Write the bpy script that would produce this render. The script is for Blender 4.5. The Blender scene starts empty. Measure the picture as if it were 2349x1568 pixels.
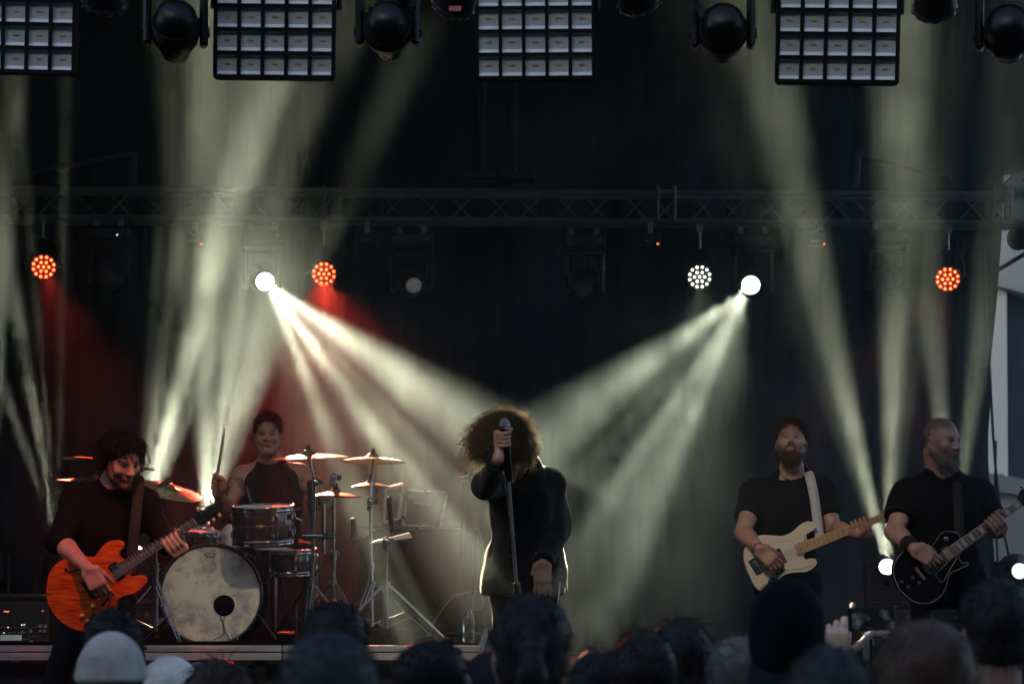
import bpy, math, random
import numpy as np
from mathutils import Vector, Matrix, Euler

random.seed(7); RNG = np.random.default_rng(7)
scene = bpy.context.scene
COL = scene.collection

# ---------------------------------------------------------------- camera
FPX = 4700.0            # focal length in pixels of a 2349 px wide picture
CX, HY = 1174.5, 1250.0  # principal column, horizon row
ZC = 0.95               # camera height over the stage floor (stage floor z = 0, ground z = -0.9)
cd = bpy.data.cameras.new('camera'); cam = bpy.data.objects.new('camera', cd); COL.objects.link(cam)
cam.location = (0, 0, ZC); cam.rotation_euler = (math.radians(90), 0, 0)
cd.sensor_width = 36.0; cd.sensor_fit = 'HORIZONTAL'
cd.lens = 36.0 * FPX / 2349.0
cd.shift_y = (HY - 784.0) / 2349.0
cd.clip_start = 0.1; cd.clip_end = 400
cd.dof.use_dof = True; cd.dof.focus_distance = 11.0; cd.dof.aperture_fstop = 3.8
scene.camera = cam

# ---------------------------------------------------------------- sky, sun, exposure (dusk)
SUN_EL, SUN_AZ = 30.0, 200.0
wd = bpy.data.worlds.new('World'); scene.world = wd; wd.use_nodes = True
wn = wd.node_tree.nodes; wl = wd.node_tree.links
sky = wn.new('ShaderNodeTexSky'); sky.sky_type = 'NISHITA'; sky.sun_disc = False
sky.sun_elevation = math.radians(SUN_EL); sky.sun_rotation = math.radians(SUN_AZ)
sky.air_density = 1.0; sky.dust_density = 1.2; sky.ozone_density = 2.6
bg = wn['Background']; wl.new(sky.outputs[0], bg.inputs[0]); bg.inputs[1].default_value = 0.095
sl = bpy.data.lights.new('sun', 'SUN'); sl.energy = 0.04; sl.angle = math.radians(25); sl.color = (1.0, 0.95, 0.87)
sun = bpy.data.objects.new('sun', sl); COL.objects.link(sun)
_az = math.radians(SUN_AZ); _el = math.radians(SUN_EL)
_sd = Vector((math.sin(_az) * math.cos(_el), math.cos(_az) * math.cos(_el), math.sin(_el)))
sun.rotation_euler = _sd.to_track_quat('Z', 'Y').to_euler()
vs = scene.view_settings
vs.view_transform = 'Standard'; vs.look = 'None'; vs.gamma = 1.0; vs.exposure = 1.0; vs.use_curve_mapping = False
cy = scene.cycles
cy.use_denoising = True
try: cy.denoiser = 'OPENIMAGEDENOISE'
except Exception: pass
cy.use_adaptive_sampling = True; cy.adaptive_threshold = 0.035; cy.adaptive_min_samples = 20
cy.max_bounces = 5; cy.diffuse_bounces = 2; cy.glossy_bounces = 3; cy.transmission_bounces = 4
cy.volume_bounces = 0; cy.transparent_max_bounces = 6
cy.caustics_reflective = False; cy.caustics_refractive = False
cy.sample_clamp_indirect = 2.0
cy.volume_step_rate = 1.0; cy.volume_max_steps = 64

# ---------------------------------------------------------------- helpers
def W(px, py, D):
    """A pixel of the 2349 px wide photograph, taken to the depth D metres in front of the camera."""
    return Vector(((px - CX) / FPX * D, D, ZC + (HY - py) / FPX * D))
def crop(ox, oy, s):
    return lambda x, y: ((x / s + ox) / 1.0643, (y / s + oy) / 1.0643)

MATS = {}
def mat(name, col=(0.5, 0.5, 0.5), rough=0.5, metal=0.0, var=0.0, vscale=8.0, bump=0.0, bscale=60.0, emit=None, estr=0.0,
        coat=0.0, sheen=0.0, attr=None, rvar=0.0, trans=0.0, stretch=None, col2=None, spec=0.5, alpha=1.0):
    if name in MATS: return MATS[name]
    m = bpy.data.materials.new(name); MATS[name] = m; m.use_nodes = True
    n, l = m.node_tree.nodes, m.node_tree.links
    p = n['Principled BSDF']
    p.inputs['Base Color'].default_value = (*col, 1); p.inputs['Roughness'].default_value = rough
    p.inputs['Metallic'].default_value = metal; p.inputs['Coat Weight'].default_value = coat
    p.inputs['Sheen Weight'].default_value = sheen; p.inputs['Transmission Weight'].default_value = trans
    p.inputs['Specular IOR Level'].default_value = spec
    if emit:
        p.inputs['Emission Color'].default_value = (*emit, 1); p.inputs['Emission Strength'].default_value = estr
    base = None
    if attr:
        a = n.new('ShaderNodeAttribute'); a.attribute_name = attr; base = a.outputs['Color']
    if var > 0 or bump > 0 or rvar > 0 or col2:
        tc = n.new('ShaderNodeTexCoord'); vec = tc.outputs['Object']
        if stretch:
            mp = n.new('ShaderNodeMapping'); mp.inputs['Scale'].default_value = stretch
            l.new(vec, mp.inputs[0]); vec = mp.outputs[0]
    if var > 0 or col2 or rvar > 0:
        t = n.new('ShaderNodeTexNoise'); t.inputs['Scale'].default_value = vscale; t.inputs['Detail'].default_value = 5
        t.inputs['Roughness'].default_value = 0.62
        l.new(vec, t.inputs['Vector'])
        if var > 0 or col2:
            mx = n.new('ShaderNodeMix'); mx.data_type = 'RGBA'
            if col2:
                r = n.new('ShaderNodeValToRGB'); r.color_ramp.elements[0].position = 0.36; r.color_ramp.elements[1].position = 0.64
                l.new(t.outputs['Fac'], r.inputs[0]); l.new(r.outputs[0], mx.inputs[0])
                mx.inputs[6].default_value = (*col, 1); mx.inputs[7].default_value = (*col2, 1)
                if base: l.new(base, mx.inputs[6])
            else:
                mx.blend_type = 'MULTIPLY'; mx.inputs[0].default_value = 1.0
                r = n.new('ShaderNodeMapRange'); r.inputs[1].default_value = 0.25; r.inputs[2].default_value = 0.75
                r.inputs[3].default_value = 1 - var; r.inputs[4].default_value = 1 + var
                l.new(t.outputs['Fac'], r.inputs[0]); l.new(r.outputs[0], mx.inputs[7])
                mx.inputs[6].default_value = (*col, 1)
                if base: l.new(base, mx.inputs[6])
            base = mx.outputs[2]
        if rvar > 0:
            r2 = n.new('ShaderNodeMapRange'); r2.inputs[1].default_value = 0.3; r2.inputs[2].default_value = 0.7
            r2.inputs[3].default_value = max(0.02, rough - rvar); r2.inputs[4].default_value = min(1, rough + rvar)
            l.new(t.outputs['Fac'], r2.inputs[0]); l.new(r2.outputs[0], p.inputs['Roughness'])
    if base: l.new(base, p.inputs['Base Color'])
    if bump > 0:
        t2 = n.new('ShaderNodeTexNoise'); t2.inputs['Scale'].default_value = bscale; t2.inputs['Detail'].default_value = 4
        l.new(vec, t2.inputs['Vector'])
        b = n.new('ShaderNodeBump'); b.inputs['Strength'].default_value = bump; b.inputs['Distance'].default_value = 0.01
        l.new(t2.outputs['Fac'], b.inputs['Height']); l.new(b.outputs[0], p.inputs['Normal'])
    return m

def frame(d, up=(0, 0, 1)):
    """Rotation matrix whose Z column is d."""
    z = Vector(d).normalized(); u = Vector(up)
    if abs(z.dot(u.normalized())) > 0.98: u = Vector((0, 1, 0)) if abs(z.y) < 0.9 else Vector((1, 0, 0))
    x = u.cross(z).normalized(); y = z.cross(x)
    return Matrix((x, y, z)).transposed()

class MB:
    """Collects shapes into one mesh."""
    def __init__(s): s.v = []; s.f = []; s.sm = []
    def add(s, vs, fs, smooth=False):
        o = len(s.v); s.v.extend([tuple(v) for v in vs]); s.f.extend([tuple(i + o for i in f) for f in fs]); s.sm.extend([smooth] * len(fs)); return s
    def box(s, c, size, rot=None, bev=0.0):
        hx, hy, hz = [k / 2 for k in size]; c = Vector(c)
        R = rot if rot is not None else Matrix.Identity(3)
        if bev <= 0:
            vs = [c + R @ Vector((x * hx, y * hy, z * hz)) for x in (-1, 1) for y in (-1, 1) for z in (-1, 1)]
            return s.add(vs, [(0, 1, 3, 2), (4, 6, 7, 5), (0, 4, 5, 1), (2, 3, 7, 6), (0, 2, 6, 4), (1, 5, 7, 3)])
        b = min(bev, hx * .9, hy * .9, hz * .9); vs = []; idx = {}
        for x in (-1, 1):
            for y in (-1, 1):
                for z in (-1, 1):
                    for a in range(3):
                        q = [x * (hx - b), y * (hy - b), z * (hz - b)]; q[a] = (x * hx, y * hy, z * hz)[a]
                        idx[(x, y, z, a)] = len(vs); vs.append(c + R @ Vector(q))
        fs = []
        def I(x, y, z, a): return idx[(x, y, z, a)]
        for sg in (-1, 1):
            q = [I(sg, -1, -1, 0), I(sg, 1, -1, 0), I(sg, 1, 1, 0), I(sg, -1, 1, 0)]; fs.append(q if sg > 0 else q[::-1])
            q = [I(-1, sg, -1, 1), I(-1, sg, 1, 1), I(1, sg, 1, 1), I(1, sg, -1, 1)]; fs.append(q if sg > 0 else q[::-1])
            q = [I(-1, -1, sg, 2), I(1, -1, sg, 2), I(1, 1, sg, 2), I(-1, 1, sg, 2)]; fs.append(q if sg > 0 else q[::-1])
            for tg in (-1, 1):
                q = [I(sg, tg, -1, 0), I(sg, tg, -1, 1), I(sg, tg, 1, 1), I(sg, tg, 1, 0)]; fs.append(q if sg * tg > 0 else q[::-1])
                q = [I(sg, -1, tg, 0), I(sg, 1, tg, 0), I(sg, 1, tg, 2), I(sg, -1, tg, 2)]; fs.append(q if sg * tg > 0 else q[::-1])
                q = [I(-1, sg, tg, 1), I(-1, sg, tg, 2), I(1, sg, tg, 2), I(1, sg, tg, 1)]; fs.append(q if sg * tg > 0 else q[::-1])
                for ug in (-1, 1):
                    q = [I(sg, tg, ug, 0), I(sg, tg, ug, 1), I(sg, tg, ug, 2)]; fs.append(q if sg * tg * ug > 0 else q[::-1])
        return s.add(vs, fs)
    def cyl(s, a, b, r1, r2=None, seg=12, caps=True):
        r2 = r1 if r2 is None else r2; a, b = Vector(a), Vector(b); R = frame(b - a); vs = []
        for c, r in ((a, r1), (b, r2)):
            for i in range(seg):
                t = 2 * math.pi * i / seg; vs.append(c + R @ Vector((r * math.cos(t), r * math.sin(t), 0)))
        s.add(vs, [(i, (i + 1) % seg, seg + (i + 1) % seg, seg + i) for i in range(seg)], True)
        if caps: s.add(vs[:seg], [tuple(range(seg))[::-1]]); s.add(vs[seg:], [tuple(range(seg))])
        return s
    def lathe(s, prof, c=(0, 0, 0), d=(0, 0, 1), seg=24, smooth=True, R=None):
        """prof: (radius, height) pairs revolved about direction d at c."""
        R = frame(d) if R is None else R; c = Vector(c); vs = []; n = len(prof)
        for r, h in prof:
            for i in range(seg):
                t = 2 * math.pi * i / seg; vs.append(c + R @ Vector((r * math.cos(t), r * math.sin(t), h)))
        fs = []
        for j in range(n - 1):
            for i in range(seg):
                k = (i + 1) % seg; fs.append((j * seg + i, j * seg + k, (j + 1) * seg + k, (j + 1) * seg + i))
        return s.add(vs, fs, smooth)
    def tube(s, pts, r, seg=6, closed=False):
        pts = [Vector(p) for p in pts]; n = len(pts); vs = []; prev = None
        for i in range(n):
            t = (pts[(i + 1) % n] - pts[i - 1]) if closed else (pts[min(i + 1, n - 1)] - pts[max(i - 1, 0)])
            t = t.normalized() if t.length > 1e-9 else Vector((0, 0, 1))
            if prev is None: x = frame(t).col[0]
            else:
                x = prev - t * prev.dot(t); x = x.normalized() if x.length > 1e-6 else frame(t).col[0]
            prev = x; y = t.cross(x); rr = r[i] if isinstance(r, (list, tuple)) else r
            for k in range(seg):
                a = 2 * math.pi * k / seg; vs.append(pts[i] + x * (rr * math.cos(a)) + y * (rr * math.sin(a)))
        fs = []
        for i in range(n if closed else n - 1):
            j = (i + 1) % n
            for k in range(seg): fs.append((i * seg + k, i * seg + (k + 1) % seg, j * seg + (k + 1) % seg, j * seg + k))
        s.add(vs, fs, True)
        if not closed: s.add(vs[:seg], [tuple(range(seg))[::-1]]); s.add(vs[-seg:], [tuple(range(seg))])
        return s
    def ball(s, c, r, seg=12, rings=8, R=None):
        c = Vector(c); r = (r, r, r) if not isinstance(r, (tuple, list)) else r; R = R or Matrix.Identity(3); vs = []
        for j in range(rings + 1):
            ph = math.pi * j / rings
            for i in range(seg):
                t = 2 * math.pi * i / seg
                vs.append(c + R @ Vector((r[0] * math.sin(ph) * math.cos(t), r[1] * math.sin(ph) * math.sin(t), -r[2] * math.cos(ph))))
        fs = []
        for j in range(rings):
            for i in range(seg):
                k = (i + 1) % seg; fs.append((j * seg + i, j * seg + k, (j + 1) * seg + k, (j + 1) * seg + i))
        return s.add(vs, fs, True)
    def prism(s, front, back, bev=0.0):
        """front, back: matching outlines (lists of 3-D points); flat caps, side walls."""
        n = len(front); s.add(list(front) + list(back), [tuple(range(n))[::-1], tuple(range(n, 2 * n))] + [(i, (i + 1) % n, n + (i + 1) % n, n + i) for i in range(n)])
        return s
    def mesh(s, name):
        me = bpy.data.meshes.new(name); me.from_pydata(s.v, [], s.f)
        me.polygons.foreach_set('use_smooth', s.sm); me.update(); return me

def thing(name, label, cat, loc=(0, 0, 0), rot=(0, 0, 0), group=None):
    o = bpy.data.objects.new(name, None); COL.objects.link(o); o.empty_display_size = 0.1
    o.location = loc; o.rotation_euler = rot; o['label'] = label; o['category'] = cat
    if group: o['group'] = group
    return o
def part(name, mb, m, parent, world=False, loc=None, rot=None, label=None):
    """One mesh object under its thing. world=True: mesh points are world points and the parent is unrotated."""
    me = mb.mesh(name) if isinstance(mb, MB) else mb
    o = bpy.data.objects.new(name, me); COL.objects.link(o)
    if m is not None and len(me.materials) == 0: me.materials.append(m)
    o.parent = parent
    if world:
        off = Vector(parent.location)
        if parent.parent: off = off + Vector(parent.parent.location)
        o.location = -off
    if loc is not None: o.location = loc
    if rot is not None: o.rotation_euler = rot
    if label: o['label'] = label
    return o
def single(name, mb, m, label, cat, group=None, loc=None):
    me = mb.mesh(name) if isinstance(mb, MB) else mb
    o = bpy.data.objects.new(name, me); COL.objects.link(o)
    if len(me.materials) == 0: me.materials.append(m)
    o['label'] = label; o['category'] = cat
    if group: o['group'] = group
    if loc is not None: o.location = loc
    return o
def struct(name, mb, m, parent=None, kind='structure'):
    me = mb.mesh(name) if isinstance(mb, MB) else mb
    o = bpy.data.objects.new(name, me); COL.objects.link(o); me.materials.append(m)
    if parent: o.parent = parent
    else: o['kind'] = kind
    return o
def catmull(pts, n=6, closed=False):
    P = [Vector(p) for p in pts]; m = len(P); out = []
    rng = range(m) if closed else range(m - 1)
    for i in rng:
        if closed: p0, p1, p2, p3 = P[i - 1], P[i], P[(i + 1) % m], P[(i + 2) % m]
        else: p0, p1, p2, p3 = P[max(i - 1, 0)], P[i], P[i + 1], P[min(i + 2, m - 1)]
        for k in range(n):
            t = k / n; out.append(0.5 * ((2 * p1) + (p2 - p0) * t + (2 * p0 - 5 * p1 + 4 * p2 - p3) * t * t + (3 * p1 - p0 - 3 * p2 + p3) * t ** 3))
    if not closed: out.append(P[-1])
    return out
def spot(src, target, half_deg, watts, col, parent=None, blend=0.9, radius=0.03):
    L = bpy.data.lights.new('beam', 'SPOT'); L.energy = watts; L.color = col; L.spot_size = math.radians(half_deg * 2)
    L.spot_blend = blend; L.shadow_soft_size = radius
    o = bpy.data.objects.new('beam', L); COL.objects.link(o)
    q = (Vector(src) - Vector(target)).to_track_quat('Z', 'Y')
    M = Matrix.Translation(Vector(src)) @ q.to_matrix().to_4x4()
    if parent:
        o.parent = parent; o.matrix_parent_inverse = parent.matrix_basis.inverted()
    o.matrix_basis = M
    return o
# ================================================================ materials
BLK = mat('black_metal', (0.008, 0.008, 0.009), 0.5, var=0.3, bump=0.05, rvar=0.15, spec=.3)
BLKP = mat('black_plastic', (0.006, 0.006, 0.007), 0.33, var=0.2, rvar=0.1, spec=.32)
ALU = mat('aluminium', (0.42, 0.43, 0.44), 0.34, 0.9, var=0.25, vscale=14, rvar=0.15)
DALU = mat('worn_truss_metal', (0.17, 0.175, 0.18), 0.5, 0.6, var=0.35, vscale=9, rvar=0.15)
CHROME = mat('chrome', (0.40, 0.40, 0.42), 0.14, 1.0, rvar=0.06, vscale=20)
CLOTHB = mat('black_stage_cloth', (0.006, 0.0068, 0.0072), 0.95, var=0.5, vscale=3.0, bump=0.15, bscale=90, spec=.1)
RUB = mat('rubber', (0.02, 0.02, 0.02), 0.8)
WHITE = (1.0, 0.875, 0.56)
REDL = (1.0, 0.05, 0.025)

# ================================================================ setting
g = MB(); g.add([(-150, -60, -0.9), (150, -60, -0.9), (150, 260, -0.9), (-150, 260, -0.9)], [(0, 1, 2, 3)])
struct('ground', g, mat('asphalt', (0.055, 0.055, 0.055), 0.9, var=0.35, vscale=2.5, bump=0.3, bscale=120))
g = MB(); g.box((0, 13.7, -0.075), (10.6, 9.8, 0.15)); 
struct('stage_floor', g, mat('stage_deck', (0.022, 0.021, 0.02), 0.55, var=0.5, vscale=2.2, bump=0.1, bscale=40, rvar=0.2))
g = MB()
for i in range(27):
    x0 = -5.3 + i * 0.4
    n = 9; pts = [(x0 + 0.4 * k / n, 8.83 + 0.025 * math.sin(6.28 * k / n), 0) for k in range(n + 1)]
    vs = [(x, y, -0.16) for x, y, _ in pts] + [(x, y + 0.02, -0.88) for x, y, _ in pts]
    g.add(vs, [(k, n + 1 + k, n + 2 + k, k + 1) for k in range(n)], True)
struct('stage_skirt', g, CLOTHB)

def curtain(x0, x1, y, z0, z1, folds, depth, right_edge=None, seed=1, nz=26):
    r = random.Random(seed); m = MB(); nx = folds * 6
    ph = [r.uniform(0, 6.28) for _ in range(8)]
    vs = []
    for j in range(nz + 1):
        v = j / nz; z = z0 + (z1 - z0) * v
        xe = right_edge(z) if right_edge else x1
        for i in range(nx + 1):
            u = i / nx
            a = u * folds * 6.283
            d = depth * (0.6 * math.sin(a + 0.5 * math.sin(3 * u * 6.28 + ph[0]) + 0.3 * v) + 0.5 * math.sin(a * 0.43 + ph[1] + 0.4 * v) + 0.3 * math.sin(a * 1.9 + ph[2]))
            vs.append((x0 + (xe - x0) * u, y + d, z))
    fs = [(j * (nx + 1) + i, j * (nx + 1) + i + 1, (j + 1) * (nx + 1) + i + 1, (j + 1) * (nx + 1) + i) for j in range(nz) for i in range(nx)]
    m.add(vs, fs, True); return m
def edge(z):
    py = HY - (z - ZC) / 18.2 * FPX
    px = np.interp(py, [-200, 300, 520, 700, 800, 862, 950, 1010, 1100, 1290, 1500], [2312, 2306, 2300, 2287, 2276, 2271, 2273, 2266, 2270, 2283, 2290])
    return (px - CX) / FPX * 18.2
bc = thing('backdrop_curtain', 'tall black folded cloth hung behind the band with a wavy right edge', 'curtain', (0, 18.2, 0))
part('drape', curtain(-5.3, 4.3, 18.2, 0.0, 6.3, 46, 0.035, edge, 3), CLOTHB, bc, world=True)
lc = thing('side_curtain', 'black side cloth hanging beyond the left edge of the stage', 'curtain', (-5.25, 13.5, 0))
m_ = curtain(9.0, 18.1, 0, 0.0, 6.3, 36, 0.03, None, 5)
m_.v = [(-5.25 + y, x, z) for x, y, z in m_.v]
part('drape', m_, CLOTHB, lc, world=True)
# roof: a sloping membrane on the stage (above the picture)
g = MB(); g.add([(-5.4, 9.2, 4.85), (5.4, 9.2, 4.85), (5.4, 18.6, 6.45), (-5.4, 18.6, 6.45), (-5.4, 9.2, 4.91), (5.4, 9.2, 4.91), (5.4, 18.6, 6.51), (-5.4, 18.6, 6.51)],
               [(0, 3, 2, 1), (4, 5, 6, 7), (0, 1, 5, 4), (2, 3, 7, 6), (1, 2, 6, 5), (0, 4, 7, 3)])
struct('stage_roof', g, CLOTHB)

# ---------------------------------------------------------------- building at the right behind the stage
BD = 34.0
bld = thing('house_facade', 'pale rendered building with a dark window seen past the right end of the black backdrop', 'building', W(2320, 1500, BD))
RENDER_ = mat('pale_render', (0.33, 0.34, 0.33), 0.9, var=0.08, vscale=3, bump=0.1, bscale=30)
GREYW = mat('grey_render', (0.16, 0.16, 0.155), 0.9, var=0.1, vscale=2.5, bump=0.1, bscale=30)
FRM = mat('window_frame_white', (0.60, 0.58, 0.51), 0.5, var=0.05)
def quadbox(p4, D0, D1):
    m = MB(); f = [W(x, y, D0) for x, y in p4]; b = [Vector((v.x, D1, v.z)) for v in f]; m.prism(f, b); return m
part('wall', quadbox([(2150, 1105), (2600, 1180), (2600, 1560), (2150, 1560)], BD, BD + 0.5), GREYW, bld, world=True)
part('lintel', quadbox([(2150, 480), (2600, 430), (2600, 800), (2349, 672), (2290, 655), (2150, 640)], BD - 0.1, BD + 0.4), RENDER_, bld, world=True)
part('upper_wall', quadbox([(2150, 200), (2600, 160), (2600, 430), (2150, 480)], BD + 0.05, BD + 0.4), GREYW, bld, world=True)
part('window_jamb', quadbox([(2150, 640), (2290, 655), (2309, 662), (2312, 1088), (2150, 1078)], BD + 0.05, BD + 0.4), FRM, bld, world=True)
part('window_pane', quadbox([(2309, 650), (2600, 760), (2600, 1150), (2312, 1090)], BD + 0.32, BD + 0.36), mat('dark_glass', (0.02, 0.03, 0.05), 0.08, coat=0.5), bld, world=True)
part('window_sill', quadbox([(2150, 1079), (2312, 1090), (2600, 1152), (2600, 1178), (2150, 1103)], BD - 0.14, BD + 0.3), GREYW, bld, world=True)

# ---------------------------------------------------------------- unseen houses added behind the camera to shade the stage from the low sky
DARKB = mat('dark_brick', (.10, .085, .075), .9, var=.25, vscale=2)
for i, (x0_, x1_, hh_) in enumerate(((-46, -27, 15.5), (-27, -9, 18.5), (-9, 8, 17), (8, 26, 19.5), (26, 46, 16))):
    hs_ = thing('shade_house', ('unseen brick house added to shade the stage, %s' % ('far left', 'left', 'facing the stage', 'right', 'far right')[i]), 'building', ((x0_ + x1_) / 2, -15, -.9))
    part('wall', MB().box(((x0_ + x1_) / 2, -18, hh_ / 2 - .9), (x1_ - x0_ - .02, 6, hh_)), DARKB, hs_, world=True)
    part('roof', MB().prism([(x0_, -21.2, hh_ - .9), (x1_, -21.2, hh_ - .9), (x1_, -18, hh_ + 2), (x0_, -18, hh_ + 2)], [(x0_, -14.8, hh_ - .9), (x1_, -14.8, hh_ - .9), (x1_, -17.9, hh_ + 2), (x0_, -17.9, hh_ + 2)]), mat('dark_tiles', (.05, .035, .03), .8), hs_, world=True)
    for j in range(4):
        for k_ in range(4):
            wx = x0_ + (x1_ - x0_) * (j + .5) / 4
            part('window', MB().box((wx, -14.97, 2.2 + k_ * 3.4), (1.2, .1, 1.8)), mat('house_window', (.03, .04, .05), .1), hs_, world=True)
sw = thing('side_valance', 'black cloth closing the upper right corner above the pale building', 'curtain', (4.9, 18.3, 4.3))
part('drape', curtain(4.2, 6.6, 18.45, 4.28, 6.6, 10, .03, None, 9, 8), CLOTHB, sw, world=True)

# ================================================================ trusses
def truss(th, A, B, sep, phase, period, rc=0.025, rb=0.0095, m=DALU):
    """A box truss from A to B (line of its lower front chord); every tube is a part."""
    A, B = Vector(A), Vector(B); ax = (B - A).normalized(); L = (B - A).length
    up = Vector((0, 0, 1)) if abs(ax.z) < 0.9 else Vector((1, 0, 0))
    bk = up.cross(ax); bk = bk if bk.y > 0 else -bk
    off = [Vector((0, 0, 0)), up * sep, bk * sep, (up + bk) * sep]
    for o in off:
        part('chord', MB().cyl(A + o, B + o, rc, seg=10), m, th, world=True)
    br = MB().cyl((0, 0, 0), (0, 0, 1), 1, seg=6).mesh('brace'); br.materials.append(m)
    def brace(p, q):
        o = bpy.data.objects.new('brace', br); COL.objects.link(o); o.parent = th
        d = q - p; M = frame(d).to_4x4(); o.location = p - Vector(th.location); o.rotation_euler = M.to_euler(); o.scale = (rb, rb, d.length)
    n = int(L / period) + 2
    for face in (0, 1):
        base = bk * sep * face; ph = phase + (period / 2 if face else 0)
        for i in range(-1, n):
            s0 = ph + i * period; s1, s2 = s0 + period / 2, s0 + period
            if s0 > 0.02 and s1 < L: brace(A + base + up * sep + ax * (s0 + 0.03), A + base + ax * (s1 - 0.03))
            if s1 > 0 and s2 < L - 0.02: brace(A + base + ax * (s1 + 0.03), A + base + up * sep + ax * (s2 - 0.03))
    return th
TA, TB = W(-60, 497, 17.0), W(2420, 512, 17.3)
rt = thing('lighting_truss', 'long horizontal metal truss crossing the rear of the stage with lamps hanging from it', 'truss', TA)
truss(rt, TA, TB, 0.24, W(945 - 158 * 6, 500, 17.05).x - TA.x, 0.573)
for px in (762, 1528, 2300):      # coupling frames between truss sections
    p = W(px, 500, 17.1)
    for dx in (-0.07, 0.07):
        part('coupling', MB().cyl(p + Vector((dx, 0, -0.02)), p + Vector((dx, 0, 0.27)), 0.016, seg=8), DALU, rt, world=True)
# vertical tower behind; black metal in place of truss metal stands in for dimness
tw = thing('truss_tower', 'dim vertical ladder truss standing above the middle of the rear truss', 'truss', W(1145, 400, 17.9))
for px in (1106, 1180):
    part('chord', MB().cyl(W(px, 395, 17.75), W(px, -60, 17.75), 0.03, seg=10), BLK, tw, world=True)
for py in (200, 218, 258, 275, 382, 395):
    part('rung', MB().cyl(W(1106, py, 17.75), W(1180, py, 17.75), 0.011, seg=6), BLK, tw, world=True)
part('brace', MB().cyl(W(1110, 375, 17.75), W(1176, 285, 17.75), 0.009, seg=6), BLK, tw, world=True)
part('brace', MB().cyl(W(1112, 285, 17.78), W(1172, 375, 17.78), 0.009, seg=6), BLK, tw, world=True)
for a, b in ((1060, 1138), (1144, 1226)):
    part('base_beam', MB().box((W((a + b) / 2, 405, 17.7)), ((b - a) / FPX * 17.7, 0.2, 0.075), bev=0.01), BLK, tw, world=True)
for sg, nm in ((1, 'sloping roof beam dimly seen above the truss at right'), (-1, 'sloping roof beam dimly seen above the truss at left')):
    pts = [(1960, 352), (2180, 408)] if sg > 0 else [(75, 398), (300, 352)]
    rb_ = thing('roof_strut', nm, 'strut', W(*pts[0], 17.8))
    part('tube', MB().cyl(W(*pts[0], 17.8), W(*pts[1], 17.4), 0.02, seg=8), DALU, rb_, world=True)
    c = pts[0] if sg > 0 else pts[1]
    part('post', MB().cyl(W(c[0] + 10, 352, 17.8), W(c[0] + 4, 425, 17.6), 0.028, seg=8), DALU, rb_, world=True)
# right-hand corner ironwork at the end of the truss
ci = thing('corner_bracket', 'bright metal corner block on the right end of the rear truss', 'bracket', W(2330, 425, 17.2))
part('block', MB().prism([W(2302, 428, 17.1), W(2330, 396, 17.1), W(2349, 392, 17.1), W(2390, 400, 17.1), W(2390, 428, 17.1)], [W(2302, 428, 17.1) + Vector((0, .25, 0)), W(2330, 396, 17.1) + Vector((0, .25, 0)), W(2349, 392, 17.1) + Vector((0, .25, 0)), W(2390, 400, 17.1) + Vector((0, .25, 0)), W(2390, 428, 17.1) + Vector((0, .25, 0))]), ALU, ci, world=True)
part('post', MB().cyl(W(2308, 425, 17.05), W(2308, 505, 17.05), 0.022, seg=10), BLK, ci, world=True)
part('sleeve', MB().box(W(2345, 470, 17.35), (0.22, 0.1, 0.28), bev=0.02), FRM, ci, world=True)
st = thing('stay_rod', 'black diagonal rod running from the backdrop edge to the right edge', 'rod', W(2290, 618, 18.6))
part('tube', MB().cyl(W(2290, 619, 18.6), W(2420, 540, 18.6), 0.02, seg=8), BLK, st, world=True)

# ---------------------------------------------------------------- haze machine smoke over the stage (see end of file)

# ================================================================ lamps
LENS_OFF = mat('dark_lens', (0.03, 0.035, 0.04), 0.08, coat=0.8)
LENS_ON = mat('lit_lens', (1, 1, 1), 0.3, emit=(1.0, 0.97, 0.86), estr=7.0)
LED_RED = mat('lit_red_led', (1, .1, .05), 0.3, emit=(1.0, 0.13, 0.035), estr=3.4)
LED_WHT = mat('lit_white_led', (1, 1, 1), 0.3, emit=(1.0, 0.96, 0.84), estr=1.6)
FACE_RED = mat('red_lamp_face', (0.25, 0.03, 0.02), 0.35)
FACE_DK = mat('lamp_face', (0.05, 0.05, 0.045), 0.35)
led_mesh = {}
def led_of(m):
    if m.name not in led_mesh:
        b = MB().lathe([(0.0001, 0.010), (0.007, 0.009), (0.0115, 0.004), (0.012, 0.0)], seg=10).mesh('led'); b.materials.append(m); led_mesh[m.name] = b
    return led_mesh[m.name]
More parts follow.
